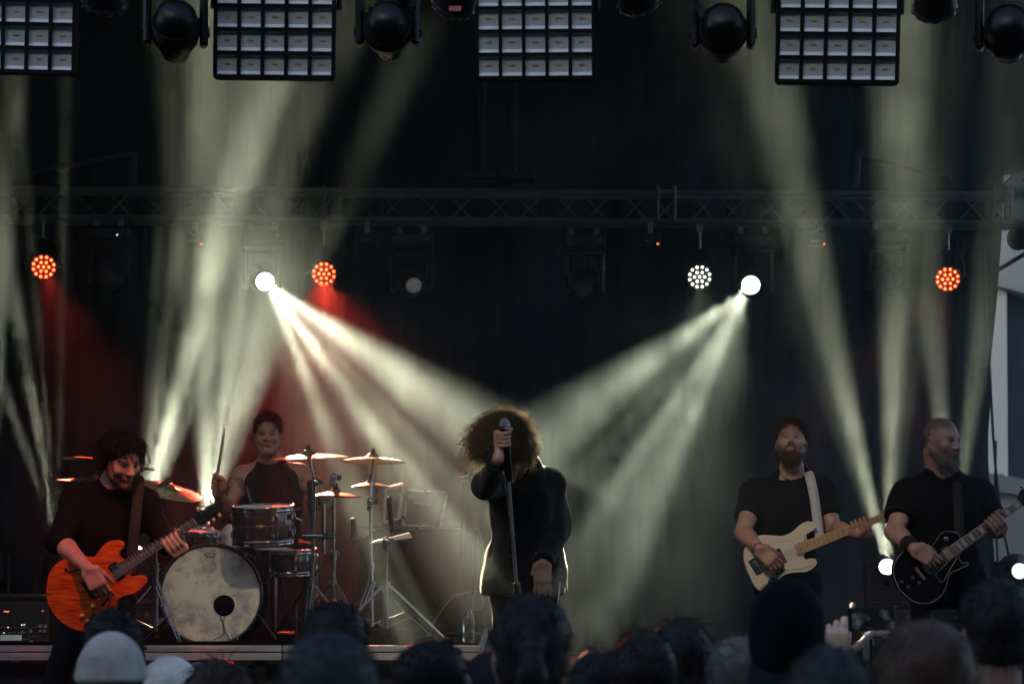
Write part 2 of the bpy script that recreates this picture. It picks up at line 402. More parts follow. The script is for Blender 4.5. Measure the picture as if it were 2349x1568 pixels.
def par_lamp(pos, aim, ledm, facem, label, group, hang=0.40, clamp=True, r=0.108):
    pos = Vector(pos); d = (Vector(aim) - pos).normalized(); R = frame(d)
    t = thing('par_lamp', label, 'stage light', pos, group=group)
    part('housing', MB().lathe([(0.0001, -0.20), (r * .45, -0.2), (r * .8, -0.165), (r * .96, -0.1), (r, -0.01), (r * 1.02, 0.012), (r * .96, 0.014), (r * .94, -0.004)], pos, R=R, seg=28), BLK, t, world=True)
    part('face_plate', MB().lathe([(r * .95, -0.002), (r * .5, 0.0), (0.0001, 0.0)], pos, R=R, seg=28), facem, t, world=True)
    part('rim', MB().lathe([(r * .96, 0.013), (r * 1.03, 0.016), (r * 1.04, 0.0), (r * 1.02, -0.01)], pos, R=R, seg=28), mat('lamp_rim', (0.1, 0.1, 0.1), 0.25, 0.7), t, world=True)
    me = led_of(ledm); spots = [(0, 0)] + [(0.042 * math.cos(a), 0.042 * math.sin(a)) for a in [k * math.pi / 3 for k in range(6)]] + \
        [(0.084 * math.cos(a), 0.084 * math.sin(a)) for a in [k * math.pi / 6 + .26 for k in range(12)]]
    for x, y in spots:
        o = bpy.data.objects.new('led', me); COL.objects.link(o); o.parent = t
        o.location = R @ Vector((x, y, 0.002)); o.rotation_euler = R.to_euler()
    side = Vector((d.y, -d.x, 0)).normalized() if abs(d.z) < 0.98 else Vector((1, 0, 0))
    piv = pos - d * 0.08; top = piv + Vector((0, 0, hang * .55))
    part('yoke', MB().tube([piv + side * (r + .02), piv + side * (r + .02) + Vector((0, 0, hang * .25)), top + side * (r * .7), top - side * (r * .7), piv - side * (r + .02) + Vector((0, 0, hang * .25)), piv - side * (r + .02)], 0.01, 6), BLK, t, world=True)
    for sg in (-1, 1): part('knob', MB().cyl(piv + side * sg * (r + .01), piv + side * sg * (r + .045), 0.018, seg=10), BLKP, t, world=True)
    part('clamp', MB().cyl(top, top + Vector((0, 0, hang * .4)), 0.012, seg=8).box(top + Vector((0, 0, hang * .42)), (0.05, 0.07, 0.06)), ALU if clamp else BLK, t, world=True)
    return t
def moving_head(pos, aim, lens, label, group, up=1, r=0.085, base=True, sc=1.0, emblem=False, led=None):
    """pos: centre of the head. up=1 hangs from above, up=-1 stands on the floor."""
    pos = Vector(pos); d = (Vector(aim) - pos).normalized(); R = frame(d); s = sc
    t = thing('moving_head_lamp', label, 'stage light', pos, group=group)
    part('head', MB().lathe([(0.0001, -0.17 * s), (0.06 * s, -0.17 * s), (0.105 * s, -0.13 * s), (0.125 * s, -0.05 * s), (0.122 * s, 0.05 * s), (r * 1.25, 0.13 * s), (r * 1.18, 0.165 * s), (r * 1.06, 0.165 * s), (r * 1.02, 0.148 * s)], pos, R=R, seg=28), BLKP, t, world=True)
    part('lens', MB().lathe([(r * 1.04, 0.146 * s), (r * .8, 0.155 * s), (r * .4, 0.162 * s), (0.0001, 0.165 * s)], pos, R=R, seg=28), lens, t, world=True)
    part('vent_fins', (lambda m: [m.lathe([(0.124 * s, z * s), (0.131 * s, (z + .004) * s), (0.124 * s, (z + .008) * s)], pos, R=R, seg=28) for z in (-.06, -.045, -.03, -.015, 0)] and m)(MB()), BLK, t, world=True)
    side = Vector((d.y, -d.x, 0)); side = side.normalized() if side.length > .05 else Vector((1, 0, 0)); Z = Vector((0, 0, up))
    for sg in (-1, 1):
        c = pos + side * sg * 0.15 * s
        rot = Matrix((side, Vector((-side.y, side.x, 0)), Vector((0, 0, 1)))).transposed()
        part('yoke_arm', MB().box(c + Z * 0.08 * s, (0.045 * s, 0.10 * s, 0.32 * s), rot, 0.015 * s), BLKP, t, world=True)
        part('arm_lock', MB().cyl(c + side * sg * .02 * s, c + side * sg * .032 * s, 0.03 * s, seg=12), BLK, t, world=True)
    rot = Matrix((side, Vector((-side.y, side.x, 0)), Vector((0, 0, 1)))).transposed()
    part('yoke_bridge', MB().box(pos + Z * 0.25 * s, (0.35 * s, 0.11 * s, 0.05 * s), rot, 0.015 * s), BLKP, t, world=True)
    if base:
        bc_ = pos + Z * 0.34 * s
        b = part('base', MB().box(bc_, (0.36 * s, 0.22 * s, 0.115 * s), None, 0.015 * s), BLK, t, world=True)
        fy = -0.112 * s
        sm = b.data
        e1 = MB().box(bc_ + Vector((0.03 * s, fy, 0)), (0.085 * s, 0.006, 0.045 * s)); o = part('display', e1, mat('display_off', (0.02, 0.035, 0.045), 0.1, coat=.6), b); o.location = (0, 0, 0)
        e2 = MB().box(bc_ + Vector((0.13 * s, fy, 0.01 * s)), (0.03 * s, 0.005, 0.035 * s)); o = part('button_pad', e2, mat('grey_print', (0.12, 0.12, 0.12), 0.6), b)
        if emblem:
            pts = [bc_ + Vector((-0.12 * s + .026 * s * math.cos(a), fy - .002, .026 * s * math.sin(a))) for a in [k * math.pi / 10 for k in range(20)]]
            o = part('ring_emblem', MB().tube(pts, 0.0032 * s, 5, True), mat('grey_print', (0.12, 0.12, 0.12), 0.6), b)
        if led:
            o = part('status_led', MB().ball(bc_ + Vector((0.09 * s, fy - .004, -0.02 * s)), 0.007 * s, 8, 5), led, b)
        for c2 in b.children: c2.location = (0, 0, 0)
        if up > 0:
            [part('clamp', MB().box(bc_ + Vector((k * .1 * s, 0, .09 * s)), (.04 * s, .06 * s, .07 * s)), ALU, t, world=True) for k in (-1, 1)]
    return t
RLED = mat('red_status_led', (1, .1, .05), .4, emit=(1, .12, .05), estr=2); WLED = mat('white_status_led', (1, 1, 1), .4, emit=(.8, .95, 1), estr=.8)
RD = 16.95
G_R = 'lamps on the rear truss'
# red and white LED pars
def rear(px, py, D=RD): return W(px, py, D)
p1 = par_lamp(rear(100, 612), W(330, 1350, 10.2), LED_RED, FACE_RED, 'round red LED lamp at far left on the rear truss', G_R)
p2 = par_lamp(rear(743, 628), W(730, 1300, 10.5), LED_RED, FACE_RED, 'round red LED lamp just right of the glaring white spotlight above the drummer', G_R)
p3 = par_lamp(rear(2174, 640), W(2080, 1300, 11.0), LED_RED, FACE_RED, 'round red LED lamp at the right end of the rear truss', G_R)
p4 = par_lamp(rear(1605, 635), W(1600, 1300, 10.5), LED_WHT, FACE_DK, 'round lamp with white LED dots left of the right white spotlight', G_R)
def face(p): return Vector(p.location)
spot(rear(103, 622, RD - .02), W(255, 1080, 11.5), 6.5, 380, REDL, p1, 1.0, .05)
spot(rear(743, 640, RD - .03), W(770, 1150, 12.2), 13, 1450, REDL, p2, 1.0, .05)
spot(rear(2174, 650, RD - .03), W(2060, 1420, 12.2), 6, 160, REDL, p3, 1.0, .05)
spot(rear(2170, 650, RD - .03), W(1835, 1010, 11.3), 2.6, 330, REDL, p3, 1.0, .05)
spot(rear(1605, 645, RD - .03), W(1600, 1400, 10.5), 9, 120, WHITE, p4, 1.0, .05)
# moving heads
mA = moving_head(rear(604, 640, 17.0), W(760, 860, 13.0), LENS_ON, 'white moving spotlight glaring above the drummer, left of the red lamp', G_R, r=.072, emblem=True)
mB = moving_head(rear(1726, 648, 17.1), W(1610, 830, 13.5), LENS_ON, 'white moving spotlight glaring above the bass player, right of the white dotted lamp', G_R, r=.072, emblem=True)
mC = moving_head(rear(945, 648, 17.0), W(1100, 900, 13.0), mat('glint_lens', (.3, .3, .28), .25, emit=(1, .97, .85), estr=.03, var=.6, vscale=40), 'unlit moving head lamp with a painted lens glint on the rear truss left of the singer', G_R, r=.062, emblem=True)  # lamp is off; faint emission stands in for a glint on its lens
mD = moving_head(rear(1340, 652, 17.0), W(1200, 900, 13.0), LENS_OFF, 'unlit moving head lamp on the rear truss right of the singer', G_R, r=.062, emblem=True)
mE = moving_head(rear(250, 632, 17.0), W(260, 900, 13.0), LENS_OFF, 'unlit moving head lamp on the rear truss right of the leftmost red lamp', G_R, r=.062, led=WLED)
mF = moving_head(rear(2035, 640, 17.1), W(2010, 900, 13.0), LENS_OFF, 'unlit moving head lamp on the rear truss left of the right red lamp', G_R, r=.062, emblem=True)
for px, lb, led in ((448, 'small black control box with a red light on the rear truss at left', RLED), (842, 'small black control box on the rear truss right of the middle red lamp', None), (1492, 'small control box with a red light left of the white dotted lamp', RLED), (1872, 'small control box with a red light right of the right spotlight', RLED)):
    t = thing('control_box', lb, 'control box', rear(px, 550))
    part('case', MB().box(rear(px, 550), (.16, .12, .1), None, .01), BLK, t, world=True)
    part('label_plate', MB().box(rear(px - 4, 555) + Vector((0, -.062, 0)), (.07, .004, .022)), mat('grey_print', (.12, .12, .12), .6), t, world=True)
    if led: part('status_led', MB().ball(rear(px + 16, 562) + Vector((0, -.063, 0)), .008, 8, 5), led, t, world=True)
    part('clamp', MB().box(rear(px, 522), (.04, .06, .1)), ALU, t, world=True)
A0 = rear(616, 652, 16.85)
KA = 23500
for tx, ty, D, h, w in ((1212, 1088, 10.3, 1.9, 2.1), (1130, 1185, 10.5, .65, 1.8), (1012, 1200, 10.5, 1.0, 3.4), (905, 1360, 10.7, 1.3, 2.0), (1060, 1360, 10.2, 8, .09), (1130, 1340, 10.4, 2.6, .55), (1172, 1005, 10.0, 1.5, 1.3)):
    spot(A0, W(tx, ty, D), h, KA * w, WHITE, mA, 1.0)
B0 = rear(1716, 662, 16.95)
for tx, ty, D, h, w in ((1205, 1065, 10.4, 1.5, 1.3), (1330, 1240, 10.6, .75, 1.4), (1450, 1290, 10.6, .95, 1.3), (1268, 1150, 10.6, .5, .7), (1380, 1330, 10.4, 7, .09), (1310, 1420, 10.3, 2.2, .5), (1190, 1010, 10.0, 1.3, .9)):
    spot(B0, W(tx, ty, D), h, KA * w, (0.98, 0.885, 0.60), mB, 1.0)
# floor lamps and the cases they stand on
G_F = 'lamps on cases at the back of the stage'
CASEB = mat('case_laminate', (0.014, 0.014, 0.015), 0.45, var=.3, bump=.05)
def floor_lamp(px, py, D, aim, lens, label, clabel, r=.056, zb=0.0):
    p = W(px, py, D); z0 = p.z - .40
    t = moving_head(p, aim, lens, label, G_F, up=-1, r=r)
    c = thing('flight_case', clabel, 'flight case', (p.x, p.y, zb), group='cases under the floor lamps')
    part('body', MB().box((p.x, p.y, (z0 + zb) / 2 + .002), (.5, .4, z0 - zb - .004), None, .012), CASEB, c, world=True)
    for sx in (-1, 1):
        part('edge_trim', MB().box((p.x + sx * .24, p.y - .19, (z0 + zb) / 2), (.03, .03, z0 - zb - .01)), ALU, c, world=True)
    part('edge_trim', MB().box((p.x, p.y - .19, z0 - .015), (.45, .03, .03)), ALU, c, world=True)
    return t
def beams(t, aim, rays, K=5000, col=WHITE):
    src = Vector(t.location) + (Vector(aim) - Vector(t.location)).normalized() * .185
    for tx, ty, TD, h, w in rays: spot(src, W(tx, ty, TD), h, K * w, col, t, 1.0)
fC = floor_lamp(2036, 1310, 15.0, W(2020, 1050, 12.2), LENS_ON, 'bright floor spotlight left of the black guitar', 'black case under the floor spotlight beside the black guitar')
beams(fC, W(2020, 1050, 12.2), ((1872, 640, 14.2, 4.6, 3.0), (2056, 500, 14.0, 4.4, 3.4), (1800, 500, 14.6, 8.0, .4), (2115, 450, 14.6, 6.0, .5)))
fG = floor_lamp(2330, 1310, 15.0, (3.0, 3.0, 1.2), mat('half_lit_lens', (.8, .8, .75), .3, emit=(1, .97, .86), estr=.6, var=.7, vscale=35), 'bright floor lamp in the lower right behind the last guitarist', 'black case under the lamp at the far right')
fH = floor_lamp(2188, 1300, 14.2, W(2188, 300, 13.5), LENS_ON, 'floor lamp hidden behind the right guitarist, shining upward', 'black case behind the right guitarist')
beams(fH, W(2188, 300, 13.5), ((2122, 600, 13.8, 4.6, 1.5), (2268, 640, 13.8, 4.6, 1.3)))
fE = floor_lamp(464, 1268, 12.9, W(500, 700, 12.3), LENS_ON, 'upward floor lamp behind the drums at the drummer\'s raised hand', 'black case behind the drums', zb=.432)
beams(fE, W(500, 700, 12.3), ((476, 760, 12.7, 4.6, 3.4), (610, 640, 9.9, 4.2, 3.6), (680, 720, 11.2, 2.0, .9), (430, 760, 12.9, 2.4, 1.2), (520, 600, 12.5, 12, .45)))
fF = floor_lamp(300, 1300, 14.6, W(420, 700, 14.0), LENS_ON, 'upward floor lamp behind the left guitarist beside the cymbal stand', 'black case behind the left guitarist')
beams(fF, W(420, 700, 14.0), ((505, 560, 14.4, 4.2, 11.0), (376, 800, 14.2, 1.9, 3.6), (345, 800, 14.4, 1.3, 1.4), (590, 560, 14.3, 3.4, 2.4), (470, 560, 14.3, 11, .55)))
fD = floor_lamp(136, 1300, 14.4, W(110, 700, 14.0), LENS_ON, 'upward floor lamp behind the red guitar at far left', 'black case at far left behind the guitarist')
beams(fD, W(110, 700, 14.0), ((36, 700, 14.2, 2.6, 3.4), (84, 700, 14.2, 1.3, 2.8), (144, 600, 14.2, 1.4, 2.2), (-60, 700, 14.4, 2.6, 1.8)))
fI = floor_lamp(-30, 1290, 15.0, W(20, 500, 14.8), LENS_ON, 'upward floor lamp beyond the left edge', 'black case beyond the left edge')
beams(fI, W(20, 500, 14.8), ((14, 500, 14.8, 2.4, 5.0),))

# ---------------------------------------------------------------- front lamps hanging over the stage front
FD = 8.95
ft = thing('front_truss', 'metal truss over the front of the stage carrying the panels and lamps', 'truss', W(-200, -330, FD))
truss(ft, W(-300, -330, FD), W(2600, -330, FD), .24, 0.1, .57)
PANELM = mat('panel_matt_black', (.006, .006, .007), .75, spec=.15)
LIT_FACET = mat('panel_lit_facet', (0.82, 0.84, 0.82), 0.4, 0.0, var=.08, vscale=30)  # lower facet paler than the other walls: skylight on it put into colour
CELLB = mat('panel_diffuser', (0.46, 0.50, 0.49), 0.4, var=.16, vscale=14, coat=.3)
CHIP = mat('led_chip', (0.45, 0.36, 0.12), 0.5)
def cell_mesh():
    a, b, dp = .0430, .0424, .014
    o = [(-a, 0, -a), (a, 0, -a), (a, 0, a), (-a, 0, a)]
    zb = -a + .019
    i = [(-b, dp, zb), (b, dp, zb), (b, dp, a - .001), (-b, dp, a - .001)]
    low = MB().add([o[0], o[1], i[1], i[0]], [(0, 1, 2, 3)]).mesh('lower_reflector')
    walls = MB().add(o + i, [(1, 2, 6, 5), (2, 3, 7, 6), (3, 0, 4, 7)]).mesh('cell')
    back = MB().add(i, [(0, 1, 2, 3)]).mesh('diffuser')
    chip = MB().box((0, dp - .003, (zb + a) / 2), (.024, .004, .008)).mesh('chip')
    low.materials.append(LIT_FACET); walls.materials.append(CELLB); back.materials.append(CELLB); chip.materials.append(CHIP)
    return walls, back, chip, low
CW, CB, CC, CL = cell_mesh()
def led_panel(px_l, px_r, py_b, yaw, roll, label, cols=5, rows=5):
    """Square matrix of lamp cells; px_l..px_r the width of its housing, py_b its lower edge."""
    s = FD / FPX; cx = (px_l + px_r) / 2; p = W(cx, py_b, FD)
    pitch = (px_r - px_l) * s / 5.0
    t = thing('matrix_panel', label, 'light panel', p, (0, roll, yaw), group='square matrix panels over the stage front')
    wdt = pitch * 5; hgt = pitch * rows
    hs = MB().box((0, .06, hgt / 2), (wdt, .06, hgt), None, .006)
    part('housing', hs, PANELM, t)
    bar = pitch - .086
    for c in range(6):
        part('grid_bar', MB().box((-wdt / 2 + c * pitch, .012, hgt / 2), (bar, .030, hgt + .004)), PANELM, t)
    for r_ in range(rows + 1):
        part('grid_bar', MB().box((0, .0135, r_ * pitch), (wdt + .004, .0302, bar)), PANELM, t)
    k = (pitch - bar) / .086
    for r_ in range(rows):
        for c in range(5):
            loc = (-wdt / 2 + (c + .5) * pitch, .004, (r_ + .5) * pitch)
            o = bpy.data.objects.new('cell', CW); COL.objects.link(o); o.parent = t; o.location = loc; o.scale = (k, 1, k)
            for nm, me in (('diffuser', CB), ('chip', CC), ('lower_reflector', CL)):
                q = bpy.data.objects.new(nm, me); COL.objects.link(q); q.parent = o
    part('bracket', MB().tube([(-wdt / 2 - .02, .06, hgt * .6), (-wdt / 2 - .02, .06, hgt + .1), (wdt / 2 + .02, .06, hgt + .1), (wdt / 2 + .02, .06, hgt * .6)], .012, 6), BLK, t)
    return t
led_panel(-103, 168, 163, 0, math.radians(1.2), 'square light panel cut by the left edge of the picture')
led_panel(493, 764, 176, 0, math.radians(.6), 'square light panel left of the middle, above the beams over the drummer')
led_panel(1095, 1362, 178, 0, math.radians(-.4), 'square light panel at the top centre in front of the dim tower')
led_panel(1783, 2056, 187, math.radians(-4), math.radians(1.5), 'square light panel at the top right beside the right moving head')
G_H = 'lamps over the stage front'
BLUEGLOSS = BLKP
def front_head(px, py, aim, label, r=.062):
    return moving_head(W(px, py, FD - .1), aim, LENS_OFF, label, G_H, r=.05, sc=.80)
front_head(403, 72, W(400, 700, 10.4), 'black moving head lamp at the top between the two left panels')
front_head(890, 72, W(960, 560, 10.6), 'black tilted moving head lamp at the top right of the second panel')
front_head(1658, 78, W(1640, 600, 10.6), 'black moving head lamp at the top left of the right panel')
front_head(2312, 80, W(2330, 600, 10.6), 'black moving head lamp at the top right corner with a red glint')
def front_par(px, py, aim, label, watts, col, half, tag=False):
    p = W(px, py, 8.0)
    t = par_lamp(p, aim, mat('unlit_led', (.2, .2, .2), .2), FACE_DK, label, G_H, hang=.5, clamp=False, r=.082)
    if watts:
        d = (Vector(aim) - p).normalized(); spot(p + d * .03, aim, half, watts, col, t, 1.0, .06)
    if tag:
        part('sticker', MB().box(W(px + 2, py + 10, 7.86), (.046, .003, .019)), mat('pink_sticker', (.55, .2, .22), .7), t, world=True)
    return t
front_par(240, 8, W(248, 1215, 9.8), 'small black lamp at the top between the left panel and its moving head', 130, (1.0, .11, .06), 12)
front_par(1042, 10, W(640, 1330, 10.8), 'small black lamp with a pink sticker left of the middle panel', 100, (1.0, .78, .56), 24, True)
front_par(1466, 0, W(1740, 1290, 10.9), 'small black lamp at the top edge right of the middle panel', 90, (1.0, .80, .58), 20)
front_par(2146, 16, W(2160, 1220, 10.6), 'small black lamp at the top right of the right panel', 10, (1.0, .62, .5), 22)
sl_ = thing('side_lamp', 'black round lamp hanging at the right edge in front of the pale building', 'stage light', W(2344, 548, 17.6))
part('housing', MB().lathe([(0.0001, -.1), (.08, -.1), (.1, 0), (.1, .1), (.085, .11)], W(2346, 545, 17.6), (-.6, -.7, -.2), 20), BLK, sl_, world=True)
part('bracket', MB().box(W(2346, 515, 17.6), (.05, .05, .14)), BLK, sl_, world=True)
# ================================================================ smooth bodies: signed distances on a grid, then surface nets
def _v(p): return np.array(p, dtype=np.float32)
class SDF:
    def __init__(s, h): s.h = h; s.ops = []; s.paint = []
    def _add(s, fn, lo, hi, k, op): s.ops.append((fn, np.array(lo), np.array(hi), k, op)); return s
    def cone(s, a, b, r1, r2=None, k=0.02, op='u', cut=False):
        r2 = r1 if r2 is None else r2; a, b = _v(a), _v(b); ba = b - a; L2 = float(ba @ ba) + 1e-9; L = math.sqrt(L2); R = max(r1, r2)
        def fn(X, Y, Z):
            px, py, pz = X - a[0], Y - a[1], Z - a[2]
            t0 = (px * ba[0] + py * ba[1] + pz * ba[2]) / L2; t = np.clip(t0, 0, 1)
            d = np.sqrt((px - t * ba[0]) ** 2 + (py - t * ba[1]) ** 2 + (pz - t * ba[2]) ** 2) - (r1 + t * (r2 - r1))
            if cut: d = np.maximum(d, (t0 - 1) * L)
            return d
        return s._add(fn, np.minimum(a, b) - R, np.maximum(a, b) + R, k, op)
    def chain(s, pts, radii, k=0.015, op='u', k0=None):
        for i in range(len(pts) - 1): s.cone(pts[i], pts[i + 1], radii[i], radii[i + 1], (k0 if (i == 0 and k0 is not None) else k), op)
        return s
    def ell(s, c, r, R=None, k=0.02, op='u'):
        c = _v(c); r = _v(r); M = np.array(R if R is not None else np.eye(3), dtype=np.float32)   # columns = axes
        ext = np.sqrt((M ** 2) @ (r ** 2))
        def fn(X, Y, Z):
            px, py, pz = X - c[0], Y - c[1], Z - c[2]
            q0 = (M[0, 0] * px + M[1, 0] * py + M[2, 0] * pz); q1 = (M[0, 1] * px + M[1, 1] * py + M[2, 1] * pz); q2 = (M[0, 2] * px + M[1, 2] * py + M[2, 2] * pz)
            k0 = np.sqrt((q0 / r[0]) ** 2 + (q1 / r[1]) ** 2 + (q2 / r[2]) ** 2); k1 = np.sqrt((q0 / r[0] ** 2) ** 2 + (q1 / r[1] ** 2) ** 2 + (q2 / r[2] ** 2) ** 2) + 1e-6
            return k0 * (k0 - 1) / k1
        return s._add(fn, c - ext, c + ext, k, op)
    def box(s, c, half, R=None, rd=0.01, k=0.01, op='u'):
        c = _v(c); hh = _v(half) - rd; M = np.array(R if R is not None else np.eye(3), dtype=np.float32); ext = np.abs(M) @ _v(half)
        def fn(X, Y, Z):
            px, py, pz = X - c[0], Y - c[1], Z - c[2]
            q = [np.abs(M[0, i] * px + M[1, i] * py + M[2, i] * pz) - hh[i] for i in range(3)]
            o = np.sqrt(np.maximum(q[0], 0) ** 2 + np.maximum(q[1], 0) ** 2 + np.maximum(q[2], 0) ** 2)
            return o + np.minimum(np.maximum(q[0], np.maximum(q[1], q[2])), 0) - rd
        return s._add(fn, c - ext, c + ext, k, op)
    def half(s, c, nrm, k=0.005):
        """cut away everything on the side the normal points to"""
        c = _v(c); n = _v(nrm); n = n / np.linalg.norm(n)
        s.ops.append((lambda X, Y, Z: -((X - c[0]) * n[0] + (Y - c[1]) * n[1] + (Z - c[2]) * n[2]), None, None, k, 's')); return s
    def build(s, name, smooth=1, disp=None):
        h = s.h; us = [o for o in s.ops if o[4] == 'u']
        lo = np.min([o[1] for o in us], axis=0) - 4 * h; hi = np.max([o[2] for o in us], axis=0) + 4 * h
        n = np.ceil((hi - lo) / h).astype(int) + 1
        ax = [(lo[i] + h * np.arange(n[i])).astype(np.float32) for i in range(3)]
        F = np.full(tuple(n), 0.06, dtype=np.float32)
        for fn, l, u, k, op in s.ops:
            if l is None: i0 = np.zeros(3, int); i1 = n
            else:
                mg = 3 * h + k + 0.012
                i0 = np.maximum(np.floor((l - mg - lo) / h).astype(int), 0); i1 = np.minimum(np.ceil((u + mg - lo) / h).astype(int) + 1, n)
                if np.any(i1 <= i0): continue
            sl = tuple(slice(i0[i], i1[i]) for i in range(3))
            d = fn(ax[0][sl[0]][:, None, None], ax[1][sl[1]][None, :, None], ax[2][sl[2]][None, None, :]); A = F[sl]
            if op == 'u':
                hh = np.clip(0.5 + 0.5 * (A - d) / k, 0, 1); F[sl] = A * (1 - hh) + d * hh - k * hh * (1 - hh)
            else:
                d = -d; hh = np.clip(0.5 - 0.5 * (A - d) / k, 0, 1); F[sl] = A * (1 - hh) + d * hh + k * hh * (1 - hh)
        return nets(F, lo, h, smooth)
def nets(F, lo, h, smooth=1):
    S = F < 0; nx, ny, nz = F.shape
    c = S[:-1, :-1, :-1].astype(np.int8)
    for dx in (0, 1):
        for dy in (0, 1):
            for dz in (0, 1):
                if dx or dy or dz: c = c + S[dx:nx - 1 + dx, dy:ny - 1 + dy, dz:nz - 1 + dz]
    I, J, K = np.nonzero((c > 0) & (c < 8)); m = len(I)
    idx = np.full((nx - 1, ny - 1, nz - 1), -1, dtype=np.int32); idx[I, J, K] = np.arange(m)
    acc = np.zeros((m, 3)); cnt = np.zeros(m)
    cor = [(0, 0, 0), (1, 0, 0), (0, 1, 0), (1, 1, 0), (0, 0, 1), (1, 0, 1), (0, 1, 1), (1, 1, 1)]
    val = [F[I + a, J + b, K + d] for a, b, d in cor]
    for p in range(8):
        for q in range(p + 1, 8):
            if sum(abs(cor[p][i] - cor[q][i]) for i in range(3)) != 1: continue
            x = (val[p] < 0) != (val[q] < 0); t = val[p] / (val[p] - val[q] + 1e-12)
            for i in range(3): acc[:, i] += np.where(x, cor[p][i] + t * (cor[q][i] - cor[p][i]), 0)
            cnt += x
    V = (np.stack([I, J, K], 1) + acc / cnt[:, None]) * h + lo
    faces = []
    for a in range(3):
        b, d = (a + 1) % 3, (a + 2) % 3
        sl0 = [slice(None)] * 3; sl1 = [slice(None)] * 3; sl0[a] = slice(0, -1); sl1[a] = slice(1, None)
        s0, s1 = S[tuple(sl0)], S[tuple(sl1)]
        E = np.argwhere(s0 != s1)
        E = E[(E[:, b] > 0) & (E[:, d] > 0) & (E[:, b] < F.shape[b] - 1) & (E[:, d] < F.shape[d] - 1)]
        fl = s0[E[:, 0], E[:, 1], E[:, 2]]
        def at(ob, od):
            e = E.copy(); e[:, b] -= ob; e[:, d] -= od; return idx[e[:, 0], e[:, 1], e[:, 2]]
        q = np.stack([at(1, 1), at(0, 1), at(0, 0), at(1, 0)], 1)
        q = np.where(fl[:, None], q, q[:, ::-1]); faces.append(q)
    Q = np.concatenate(faces); Q = Q[(Q >= 0).all(1)]
    for _ in range(smooth):
        s_ = np.zeros_like(V); w = np.zeros(len(V))
        for i in range(4):
            np.add.at(s_, Q[:, i], V[Q[:, (i + 1) % 4]]); np.add.at(s_, Q[:, i], V[Q[:, i - 1]]); np.add.at(w, Q[:, i], 2)
        V = 0.45 * V + 0.55 * s_ / np.maximum(w, 1)[:, None]
    return V, Q
def normals(V, Q):
    n = np.cross(V[Q[:, 2]] - V[Q[:, 0]], V[Q[:, 3]] - V[Q[:, 1]]); N = np.zeros_like(V)
    for i in range(4): np.add.at(N, Q[:, i], n)
    return N / (np.linalg.norm(N, axis=1, keepdims=True) + 1e-12)
_ND = RNG.normal(size=(10, 3)); _ND /= np.linalg.norm(_ND, axis=1, keepdims=True); _NP = RNG.uniform(0, 6.28, 10)
def wob(P, f):
    o = np.zeros(len(P))
    for i in range(10): o += np.sin(P @ _ND[i] * f * (0.6 + 0.09 * i) + _NP[i] + 1.3 * np.sin(P @ _ND[(i + 3) % 10] * f * .5))
    return o / 5
def np_mesh(name, V, Q, m, col=None):
    me = bpy.data.meshes.new(name); nv, nf = len(V), len(Q); k = Q.shape[1]
    me.vertices.add(nv); me.vertices.foreach_set('co', V.astype(np.float32).ravel())
    me.loops.add(nf * k); me.loops.foreach_set('vertex_index', Q.astype(np.int32).ravel())
    me.polygons.add(nf); me.polygons.foreach_set('loop_start', np.arange(0, nf * k, k, dtype=np.int32)); me.polygons.foreach_set('loop_total', np.full(nf, k, dtype=np.int32))
    me.polygons.foreach_set('use_smooth', np.ones(nf, dtype=bool))
    me.update(calc_edges=True); me.validate()
    if col is not None:
        a = me.color_attributes.new('Col', 'FLOAT_COLOR', 'POINT'); a.data.foreach_set('color', np.concatenate([col, np.ones((nv, 1))], 1).astype(np.float32).ravel())
    me.materials.append(m); return me
def strands(name, roots, dirs, lens, m, curl=0.0, turns=2.0, r=0.0016, seg=9, droop=0.0, grav=(0, 0, -1), flow=None, jit=0.25, rng=None):
    """Hair: tapered three-sided tubes. dirs outward; droop bends them to grav; curl = coil radius."""
    rng = rng or RNG; n = len(roots); t = np.linspace(0, 1, seg)[None, :, None]
    d = dirs + rng.normal(size=dirs.shape) * jit; d /= np.linalg.norm(d, axis=1, keepdims=True)
    g = np.array(grav, float)[None, None, :]; L = lens[:, None, None]
    P = roots[:, None, :] + d[:, None, :] * L * t * (1 - 0.45 * droop * t) + g * L * droop * t ** 2
    if flow is not None: P = P + np.array(flow)[None, None, :] * L * t ** 1.6
    a = np.cross(d, rng.normal(size=d.shape)); a /= np.linalg.norm(a, axis=1, keepdims=True) + 1e-9; b = np.cross(d, a)
    ph = rng.uniform(0, 6.28, (n, 1)); w = (2 * math.pi * turns * (0.7 + .6 * rng.random((n, 1)))) * t[:, :, 0] + ph
    if curl > 0:
        env = np.minimum(t * 3, 1) * curl * (0.6 + .8 * rng.random((n, 1, 1)))
        P = P + (a[:, None, :] * np.cos(w)[:, :, None] + b[:, None, :] * np.sin(w)[:, :, None]) * env
    T = np.gradient(P, axis=1); T /= np.linalg.norm(T, axis=2, keepdims=True) + 1e-9
    U = np.cross(T, rng.normal(size=(n, 1, 3))); U /= np.linalg.norm(U, axis=2, keepdims=True) + 1e-9; B = np.cross(T, U)
    rr = r * (1 - .75 * t); ring = []
    for k in range(3):
        an = 2 * math.pi * k / 3; ring.append(P + (U * math.cos(an) + B * math.sin(an)) * rr)
    V = np.stack(ring, 2).reshape(-1, 3)           # n, seg, 3
    base = (np.arange(n)[:, None, None] * seg + np.arange(seg - 1)[None, :, None]) * 3; k = np.arange(3)[None, None, :]; k2 = (k + 1) % 3
    Q = np.stack([base + k, base + k2, base + 3 + k2, base + 3 + k], -1).reshape(-1, 4)
    return np_mesh(name, V, Q, m)

